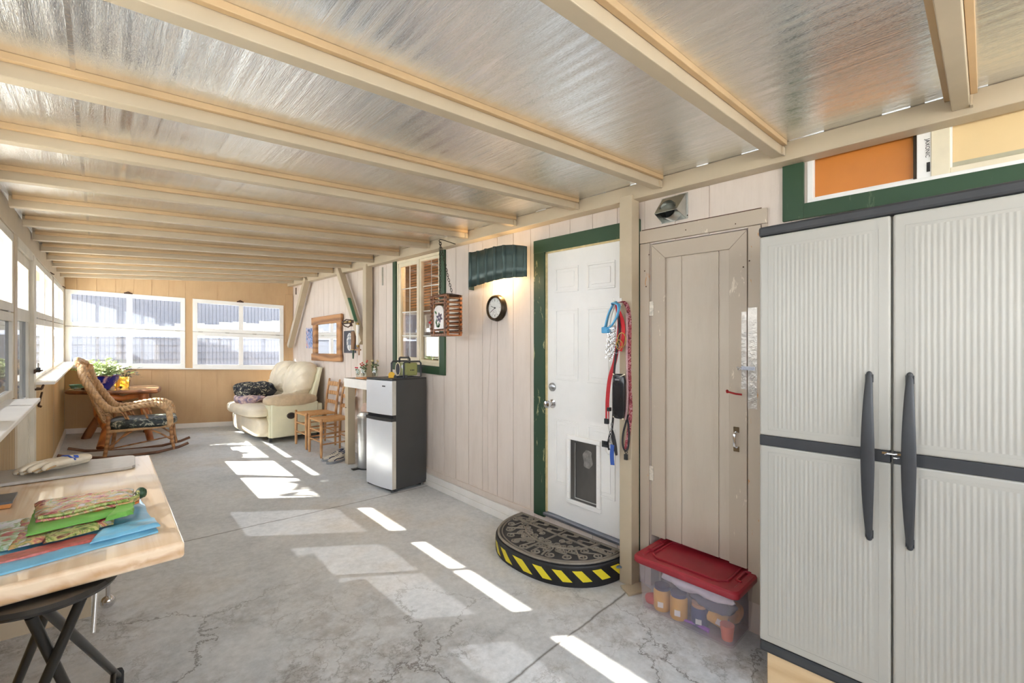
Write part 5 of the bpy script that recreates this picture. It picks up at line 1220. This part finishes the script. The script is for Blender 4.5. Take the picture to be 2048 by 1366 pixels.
cr_ = thing('wooden_cross', 'small brown wooden cross hanging below the white thermometer', 'cross', (2.44, 5.49, 1.46))
m = MB(); m.box(-.006, .006, -.010, .010, -.06, .07); m.build('upright', CANE, cr_, bevel=.002)
m = MB(); m.box(-.007, .007, -.05, .11, .0, .018); m.build('crossbar', CANE, cr_, bevel=.002)
m = MB(T_house); m.box(8.34, 8.36, 0, .01, 2.30, 2.42); tag(m.build('strap_hinge', RUST), 'short dark strap on the wall above the far brace', 'strap')
m = MB(T_house); m.box(5.06, 5.08, .0, .012, 2.20, 2.42); tag(m.build('metal_strap', GALV), 'galvanised strap on the wall beside the counter post', 'strap')
# ---------------------------------------------------------------- work table by the left wall
PINE = wood('clear_pine', lin(244, 222, 192), lin(206, 164, 120), (11, .7, 11), 1.6, .22, .05, coat=.5)
TZ = .867
wt = thing('work_table', 'thick varnished pine work table along the left window wall', 'table', (-.08, 2.49, FZ(-.1, 2.5)))
def W2L(x, y, z): return (x+.08, y-2.49, z-FZ(-.1, 2.5))
def wbox(m, x0, x1, y0, y1, z0, z1): a = W2L(x0, y0, z0); b_ = W2L(x1, y1, z1); return m.box(a[0], b_[0], a[1], b_[1], a[2], b_[2])
m = MB(); m.hexa([W2L(-.375, 1.69, TZ-.052), W2L(.197, 1.712, TZ-.052), W2L(.214, 3.273, TZ-.052), W2L(-.375, 3.30, TZ-.052)], [W2L(-.375, 1.69, TZ), W2L(.197, 1.712, TZ), W2L(.214, 3.273, TZ), W2L(-.375, 3.30, TZ)])
m.build('tabletop', PINE, wt, bevel=.012, seg=4)
m = MB(); wbox(m, -.36, -.03, 3.17, 3.20, .08, TZ-.052); m.build('end_panel', CREAM, wt, bevel=.003)
m = MB(); m.tube([W2L(.035, 3.215, TZ-.052), W2L(.035, 3.215, .55), W2L(.035, 3.215, .14)], [.012, .010, .010], 12); m.ball(W2L(.035, 3.215, .118), (.032, .032, .034), 16, 10); m.build('leg', CHROME, wt, smooth=50)
m = MB(); m.tube([W2L(.02, 3.18, TZ-.052), W2L(-.02, 2.9, .12)], .009, 10); m.build('leg', M('white_rod', lin(206, 204, 198), .3, .3), wt, smooth=50)
# stone slab board
STN = M('grey_stone_board', lin(176, 172, 166), .35, var=.08, scale=40, bmp=.05, bscale=200)
m = MB()
P = [(-.37, 2.935), (.10, 2.925), (.122, 2.935), (.135, 2.96), (.145, 3.20), (.138, 3.23), (.12, 3.245), (-.37, 3.25)]
loft(m, [[(x, y, TZ+.002) for x, y in P], [(x, y, TZ+.016) for x, y in P]]); tag(m.build('stone_board', STN, bevel=.003), 'grey speckled stone board with rounded corners on the pine table', 'board')
# leather glove
GLV = M('pale_work_leather', lin(216, 206, 186), .75, var=.12, scale=14, bmp=.35, bscale=50, dist=.003)
GLT = M('tan_seam_leather', lin(178, 148, 104), .8, var=.2)
gz = TZ+.018
def glove(label, ox, oy, rot, dz):
    t = thing('work_glove', label, 'glove', (ox, oy, gz+dz), rot)
    # local: +x towards the finger tips
    m = MB()
    def pf(p): q = Vector(p); q.z += .006*noise.noise(q*28); q.y += .004*noise.noise(q*20+Vector((3, 0, 0))); return q
    m.ball((-.01, 0, .020), (.068, .047, .020), 26, 12, .75, pf); m.ball((-.085, 0, .019), (.055, .050, .017), 24, 12, .6, pf)
    F_ = [(.040, -.036, -.30, .070, .0115), (.050, -.013, -.10, .088, .0125), (.050, .012, .06, .084, .0125), (.040, .035, .24, .062, .0110)]
    for x, y, a, L_, r in F_:
        c_, s_ = math.cos(a), math.sin(a)
        m.tube([(x-.02*c_, y-.02*s_, .022), (x+.25*L_*c_, y+.25*L_*s_, .027), (x+.6*L_*c_, y+.6*L_*s_, .024), (x+.9*L_*c_, y+.9*L_*s_, .015), (x+L_*c_, y+L_*s_, .012)], [r*1.1, r*1.15, r*1.1, r, r*.5], 10)
    m.tube([(-.045, -.035, .018), (-.015, -.062, .020), (.020, -.078, .016), (.042, -.080, .013)], [.016, .016, .014, .008], 10)
    m.build('leather', GLV, t, smooth=70)
    m = MB()
    for x, y, a, L_, r in F_:
        c_, s_ = math.cos(a), math.sin(a); m.tube([(x+.1*L_*c_-r*s_, y+.1*L_*s_+r*c_, .017), (x+.6*L_*c_-r*s_, y+.6*L_*s_+r*c_, .014), (x+.9*L_*c_-r*.8*s_, y+.9*L_*s_+r*.8*c_, .010)], .0035, 5)
    m.build('seam', GLT, t, smooth=50)
    m = MB(); m.tube([(-.045, -.048, .024), (-.042, -.02, .041), (-.040, .012, .045), (-.042, .05, .026)], .004, 6); m.tube([(-.050, .03, .042), (-.060, .040, .040), (-.056, .048, .036), (-.046, .042, .038)], .004, 6); m.build('cuff_cord', M('blue_cord', lin(52, 92, 190), .6), t, smooth=50)
    return t
glove('pale leather work glove lying on top, fingers spread over the stone board', -.15, 3.095, math.radians(222), .012)
glove('pale leather work glove half hidden underneath the other glove', -.165, 3.14, math.radians(214), -.006)
# small dark topped wood block
m = MB(); m.box(-.37, -.245, 2.52, 2.66, TZ+.002, TZ+.018); bk_ = m.build('wood_block', wood('orange_block', lin(206, 140, 76), lin(150, 90, 46)), bevel=.002); tag(bk_, 'small orange wood block with a dark grey top at the wall side of the table', 'block')
m = MB(); m.box(-.37, -.240, 2.52, 2.67, TZ+.018, TZ+.026); m.build('dark_top', M('slate_top', lin(92, 94, 98), .35), bk_)
# folded shopping bags
BLUE = M('sky_blue_bag', lin(110, 176, 208), .32, var=.12, scale=14, bmp=.4, bscale=36, dist=.004, coat=.3)
PRN = pattern('fruit_print', [lin(140, 52, 62), lin(190, 112, 108), lin(206, 176, 116), lin(120, 132, 74), lin(196, 186, 186)], 20, .25)
PRG = pattern('leaf_print', [lin(64, 80, 44), lin(128, 148, 72), lin(184, 184, 116), lin(110, 64, 54)], 20, .25)
PRW = pattern('pale_print', [lin(204, 208, 220), lin(214, 216, 222), lin(126, 168, 116), lin(170, 70, 78)], 16, .3)
LIME = M('lime_bag', lin(112, 176, 80), .35, var=.06, scale=10, bmp=.3, bscale=30, dist=.003)
PLY = M('red_mesh_print', lin(184, 96, 88), .4, var=.3, scale=60, stretch=(1, 2, 1))
def sheet(name, corners, z, th, mat_, seed=0, amp=.004, parent=None, n_=26, lift=None, edge=None):
    A_, B_, C_, D_ = [Vector((x, y, 0)) for x, y in corners]
    def top(u, v):
        p = (A_*(1-u)+B_*u)*(1-v)+(D_*(1-u)+C_*u)*v
        k = noise.noise(Vector((p.x*18+seed, p.y*18, seed))); k2 = noise.noise(Vector((p.x*50+seed, p.y*50, 3)))
        e = min(u, 1-u, v, 1-v); q = min(1, e*12)
        p2 = p+Vector((.006*noise.noise(Vector((u*5, v*5, seed))), .006*noise.noise(Vector((v*5, u*5, seed+9))), 0))
        return p2, z+th*(.35+.65*q**.5)+amp*(k+.4*k2)*q+(lift(u, v) if lift else 0)
    m = MB()
    m.grid(lambda u, v: (lambda r: (r[0].x, r[0].y, r[1]))(top(u, v)), n_, n_)
    n0 = len(m.v); m.grid(lambda u, v: (lambda r: (r[0].x, r[0].y, z))(top(u, v)), n_, n_)
    k = n_+1
    def bd(i, j, i2, j2): a = j*k+i; b_ = j2*k+i2; m.f.append([a, b_, n0+b_, n0+a]); m.mi.append(0)
    for i in range(n_): bd(i, 0, i+1, 0); bd(i+1, n_, i, n_); bd(0, i+1, 0, i); bd(n_, i, n_, i+1)
    return m.build(name, mat_, parent, smooth=60)
z = TZ+.001
bb = sheet('folded_bag', [(-.37, 1.745), (.142, 1.852), (.120, 2.33), (-.30, 2.26)], z, .016, BLUE, 1, .004); tag(bb, 'sky blue shopping bag folded flat at the bottom of the pile', 'bag')
sheet('blue_flap', [(-.02, 1.835), (.148, 1.862), (.138, 1.96), (-.0, 1.93)], z+.016, .012, BLUE, 4, .004, bb); sheet('red_edge', [(-.36, 1.80), (.0, 1.86), (.0, 1.92), (-.36, 1.87)], z+.014, .008, PLY, 5, .002, bb)
wb = sheet('folded_bag', [(-.37, 1.90), (-.15, 1.93), (-.14, 2.22), (-.37, 2.20)], z+.0225, .014, PRW, 7, .004); tag(wb, 'white bag with green and red print lying at the wall side of the pile', 'bag')
g1 = sheet('folded_bag', [(-.19, 1.905), (.035, 1.955), (.05, 2.21), (-.20, 2.20)], z+.026, .012, PRN, 9, .004); tag(g1, 'red fruit print bag between the blue bag and the lime green bag', 'bag')
sheet('leaf_side', [(-.12, 1.885), (.0, 1.915), (.0, 1.99), (-.12, 1.96)], z+.030, .010, PRG, 11, .003, g1)
g2 = sheet('folded_bag', [(-.16, 1.955), (.045, 1.995), (.075, 2.235), (-.165, 2.245)], z+.042, .012, LIME, 13, .003); tag(g2, 'lime green bag folded in the middle of the pile', 'bag')
sheet('lime_strap', [(.015, 1.935), (.085, 1.96), (.092, 2.10), (.055, 2.10)], z+.046, .014, LIME, 15, .002, g2)
g3 = sheet('folded_bag', [(-.145, 2.03), (.09, 2.07), (.098, 2.235), (-.165, 2.275)], z+.058, .016, PRN, 17, .003); tag(g3, 'bright fruit print bag folded on top of the pile', 'bag')
m = MB()
for k, (mm_, r_) in enumerate(((PRG, .006), (PRN, .006), (M('orange_fold', lin(210, 120, 60), .4), .0045))):
    q = MB(); q.tube([(-.14+.01*k, 2.028+.004*k, z+.072-.011*k), (-.08, 2.034+.004*k, z+.068-.011*k), (.0, 2.05, z+.073-.011*k), (.07, 2.062, z+.070-.011*k), (.103, 2.10, z+.068-.011*k), (.106, 2.16, z+.070-.011*k)], r_, 7); q.build('fold_edge', mm_, g3, smooth=60)
q = MB(); q.ball((.118, 2.215, z+.05), (.018, .022, .022), 14, 8, 1, lambda p: p+Vector((0, 0, .006*noise.noise(p*70)))); q.build('green_knot', GREEN, g3, smooth=60)
pp = sheet('paper_sheet', [(-.02, 2.24), (.125, 2.27), (.118, 2.345), (-.04, 2.32)], z+.019, .002, BWHITE, 19, .001, n_=10); tag(pp, 'white paper corner sticking out behind the pile of bags', 'paper')
# folding stool
BLKT = M('black_tube', lin(52, 50, 46), .3, .5, var=.15)
fs_ = thing('folding_stool', 'black folding stool with round seat tucked under the pine table', 'stool', (-.11, 1.785, FZ(-.1, 1.8)))
zf = FZ(-.1, 1.8)
def S(x, y, z): return (x+.11, y-1.77, z-zf)
m = MB(); m.lathe([(.0, .0), (.13, .0), (.150, .008), (.156, .018), (.148, .028), (.0, .030)], S(-.11, 1.785, .780), 40); m.build('round_seat', M('black_vinyl', lin(44, 42, 40), .25, var=.1), fs_, smooth=40)
def leg(P, r=.0125): m = MB(); m.tube([S(*p) for p in P], r, 12); m.build('leg', BLKT, fs_, smooth=50)
leg([(-.105, 1.70, .775), (.06, 2.47, .095)]); leg([(-.13, 1.68, .775), (.03, 1.93, .065)]); leg([(-.036, 1.70, .775), (-.285, 1.76, .06)]); leg([(-.09, 1.84, .775), (-.27, 2.40, .09)])
m = MB(); m.tube([S(.043, 2.39, .165), S(.017, 1.91, .125), S(.03, 1.93, .125)], .009, 10); m.build('crossbar', BLKT, fs_, smooth=50)
m = MB()
for p in ((.06, 2.47, .09), (.03, 1.93, .06), (-.285, 1.76, .06), (-.27, 2.40, .085)): m.lathe([(.017, FZ(p[0], p[1])-p[2]+.001), (.018, .02), (.013, .035)], S(*p), 14)
m.build('rubber_foot', RUBBER, fs_, smooth=40)

# ---------------------------------------------------------------- leashes on the post
def strap(P, w, th, name, mat_, parent=None, closed=False, side=(0, 1, 0)):
    V = [Vector(p) for p in P]; N = len(V); S_ = []
    if not closed:      # smooth the path
        for i in range(N-1):
            p0, p1, p2, p3 = V[max(i-1, 0)], V[i], V[i+1], V[min(i+2, N-1)]
            for k in range(6):
                t = k/6; S_.append(.5*((2*p1)+(p2-p0)*t+(2*p0-5*p1+4*p2-p3)*t*t+(3*p1-p0-3*p2+p3)*t**3))
        S_.append(V[-1])
    else:
        for i in range(N):
            p0, p1, p2, p3 = V[i-1], V[i], V[(i+1) % N], V[(i+2) % N]
            for k in range(5):
                t = k/5; S_.append(.5*((2*p1)+(p2-p0)*t+(2*p0-5*p1+4*p2-p3)*t*t+(3*p1-p0-3*p2+p3)*t**3))
    m = MB(); n_ = len(S_); rings = []
    for i, p in enumerate(S_):
        d = (S_[(i+1) % n_]-S_[i-1]) if closed else (S_[min(i+1, n_-1)]-S_[max(i-1, 0)]); d.normalize()
        s_ = Vector(side); s_ = (s_-d*s_.dot(d)); s_ = s_.normalized() if s_.length > .05 else d.orthogonal().normalized(); u = d.cross(s_)
        rings += [p-s_*w/2-u*th/2, p+s_*w/2-u*th/2, p+s_*w/2+u*th/2, p-s_*w/2+u*th/2]
    f = []
    for i in range(n_ if closed else n_-1):
        j = (i+1) % n_
        for k in range(4): l_ = (k+1) % 4; f.append((i*4+k, i*4+l_, j*4+l_, j*4+k))
    if not closed: f += [(3, 2, 1, 0), tuple((n_-1)*4+k for k in range(4))]
    m.add(rings, f); return m.build(name, mat_, parent, smooth=50)
X0 = 2.425
m = MB(); m.tube([(2.452, 1.598, 1.775), (2.40, 1.598, 1.765), (2.375, 1.598, 1.775), (2.368, 1.598, 1.795)], .004); m.box(2.446, 2.451, 1.590, 1.606, 1.75, 1.80); tag(m.build('coat_hook', BWHITE, smooth=40), 'small white hook screwed to the post holding the leashes', 'hook')
BC = M('sky_blue_webbing', lin(92, 178, 224), .5, var=.06, bmp=.4, bscale=300, dist=.001)
cl = strap([(2.38, 1.598, 1.765), (2.36, 1.555, 1.74), (2.36, 1.565, 1.68), (2.37, 1.615, 1.62), (2.385, 1.665, 1.60), (2.40, 1.675, 1.635), (2.40, 1.655, 1.70), (2.395, 1.62, 1.755)], .042, .006, 'dog_collar', BC, None, True, (1, .3, .2)); tag(cl, 'sky blue dog collar hanging at the top of the post hook', 'dog collar')
m = MB(); m.box(2.365, 2.40, 1.645, 1.690, 1.575, 1.615); m.build('buckle', M('blue_buckle', lin(80, 160, 206), .4), cl, bevel=.006)
RW = M('red_webbing', lin(186, 40, 48), .6, var=.15, scale=30); MW = pattern('maroon_webbing', [lin(70, 26, 34), lin(150, 50, 60), lin(190, 150, 150)], 60, .7); PKW = M('pink_grey_webbing', lin(196, 160, 160), .6, var=.2, scale=60); BW_ = M('black_webbing', lin(38, 36, 38), .6, var=.2); WW = M('white_cord', lin(214, 212, 206), .6)
l1 = strap([(2.40, 1.598, 1.77), (2.415, 1.585, 1.65), (2.405, 1.59, 1.52), (2.41, 1.615, 1.40), (2.41, 1.655, 1.28), (2.415, 1.675, 1.15), (2.42, 1.68, 1.06), (2.425, 1.685, 1.0)], .028, .003, 'dog_leash', RW); tag(l1, 'plain red dog leash hanging down the door side of the post', 'leash', 'leashes hanging on the post')
m = MB(); m.box(2.41, 2.43, 1.67, 1.70, .985, 1.02); m.box(2.405, 2.432, 1.655, 1.675, 1.07, 1.095); m.build('clip', BLACK, l1, bevel=.003)
l2 = strap([(2.405, 1.60, 1.77), (2.43, 1.55, 1.76), (2.435, 1.525, 1.66), (2.432, 1.525, 1.45), (2.432, 1.522, 1.25), (2.432, 1.515, 1.10), (2.432, 1.525, .98), (2.430, 1.54, .88), (2.428, 1.545, .84)], .026, .003, 'dog_leash', MW); tag(l2, 'maroon patterned dog leash down the closet side of the post', 'leash', 'leashes hanging on the post')
l3 = strap([(2.40, 1.602, 1.77), (2.41, 1.648, 1.66), (2.42, 1.665, 1.5), (2.42, 1.672, 1.2), (2.42, 1.675, 1.0), (2.42, 1.655, .90), (2.415, 1.65, .83), (2.415, 1.665, .79), (2.415, 1.69, .82), (2.415, 1.665, .90), (2.415, 1.63, .95)], .006, .006, 'dog_leash', WW); tag(l3, 'thin white cord leash with a loop hanging lowest on the door side', 'leash', 'leashes hanging on the post')
l4 = strap([(2.41, 1.60, 1.76), (2.40, 1.575, 1.60), (2.395, 1.60, 1.42), (2.40, 1.62, 1.25), (2.405, 1.625, 1.05), (2.405, 1.635, .93), (2.405, 1.615, .84), (2.405, 1.60, .80), (2.405, 1.61, .88), (2.41, 1.64, .95), (2.41, 1.665, .87), (2.41, 1.66, .82)], .014, .003, 'dog_leash', BW_); tag(l4, 'black dog leash with a comb shaped buckle behind the pouch', 'leash', 'leashes hanging on the post')
m = MB(); m.box(2.40, 2.41, 1.665, 1.71, .835, .85)
for k in range(4): m.box(2.40, 2.41, 1.668+k*.012, 1.674+k*.012, .85, .875)
m.build('comb_buckle', BLACK, l4, bevel=.001)
l5 = strap([(2.43, 1.53, 1.06), (2.43, 1.565, .95), (2.428, 1.57, .87), (2.428, 1.55, .83), (2.428, 1.53, .86), (2.43, 1.525, .95), (2.43, 1.535, 1.03)], .012, .003, 'hanging_strap', BW_); tag(l5, 'short black strap loop hanging below the patterned leash', 'strap')
m = MB(); m.box(2.42, 2.434, 1.535, 1.556, .775, .81); m.tube([(2.428, 1.545, .84), (2.428, 1.555, .825), (2.428, 1.545, .808), (2.428, 1.536, .825)], .003, 6, closed=True); m.build('snap_clip', BLACK, l5)
pk = strap([(2.43, 1.54, 1.70), (2.43, 1.54, 1.45), (2.425, 1.535, 1.30), (2.42, 1.53, 1.15), (2.42, 1.545, 1.03)], .012, .003, 'dog_leash', PKW); tag(pk, 'pink grey dog leash beside the black pouch', 'leash', 'leashes hanging on the post')
pc = thing('black_pouch', 'shiny black narrow pouch hanging among the leashes', 'pouch', (2.40, 1.578, 1.04))
def pfn(p): q = Vector(p); q.x += .006*noise.noise(q*22); return q
m = MB(); m.ball((0, 0, .135), (.014, .044, .142), 26, 18, .4, pfn); m.build('pouch_body', M('glossy_black', lin(34, 34, 36), .22, var=.2, bmp=.3, bscale=30), pc, smooth=60)
m = MB(); m.box(-.017, -.012, -.012, .020, .235, .246); m.build('silver_label', STEEL, pc)
m = MB(); m.tube([(-.004, .043, .275), (-.006, .02, .262), (-.006, -.02, .262), (-.004, -.043, .275)], .004); m.tube([(-.004, .04, .0), (-.006, .02, .02), (-.006, -.0, .026), (-.004, -.035, -.01)], .005); m.build('binding', OFFW, pc, smooth=50)
tc_ = thing('choke_chain', 'silver chain collar bunched beneath the blue collar', 'chain', (2.40, 1.63, 1.5))
m = MB(); rs = random.Random(5)
for k in range(5):
    a = rs.uniform(-.02, .02); chain(m, (0, .01*(k-2), .12), (a-.006*k, .012*(k-2)+.015, -.06-.02*(k % 3)), 11, .0065, .0016)
m.tube([(0, -.03+.025*math.cos(x), .02+.025*math.sin(x)) for x in [k*PI/8 for k in range(16)]], .002, 6, closed=True); m.tube([(-.01, -.04+.02*math.cos(x), -.03+.024*math.sin(x)) for x in [k*PI/8 for k in range(16)]], .002, 6, closed=True)
m.build('chain_links', CHROME, tc_, smooth=50)
m = MB(); chain(m, (-.005, -.0, -.50), (.0, .02, -.66), 10, .006, .0016); m.build('chain_tail', CHROME, tc_, smooth=50)
bt = strap([(2.405, 1.63, .86), (2.405, 1.635, .79), (2.405, 1.63, .73)], .028, .004, 'blue_strap_end', M('navy_webbing', lin(48, 84, 160), .6)); tag(bt, 'short blue strap end hanging lowest below the leashes', 'strap')
m = MB(); strp = strap([(2.405, 1.598, 1.74), (2.41, 1.56, 1.65), (2.412, 1.555, 1.56), (2.41, 1.575, 1.46)], .024, .003, 'dog_leash', M('bright_red_webbing', lin(206, 38, 44), .6)); tag(strp, 'short bright red strap folded just below the hook', 'strap')
m = MB(); m.tube([(2.395, 1.555+.03*math.cos(x), 1.53+.045*math.sin(x)) for x in [k*PI/9 for k in range(18)]], .003, 6, closed=True); m.tube([(2.39, 1.57+.022*math.cos(x), 1.50+.03*math.sin(x)) for x in [k*PI/9 for k in range(18)]], .003, 6, closed=True); tag(m.build('brass_ring', BRASS, smooth=50), 'pair of brass rings hanging among the leashes', 'ring')
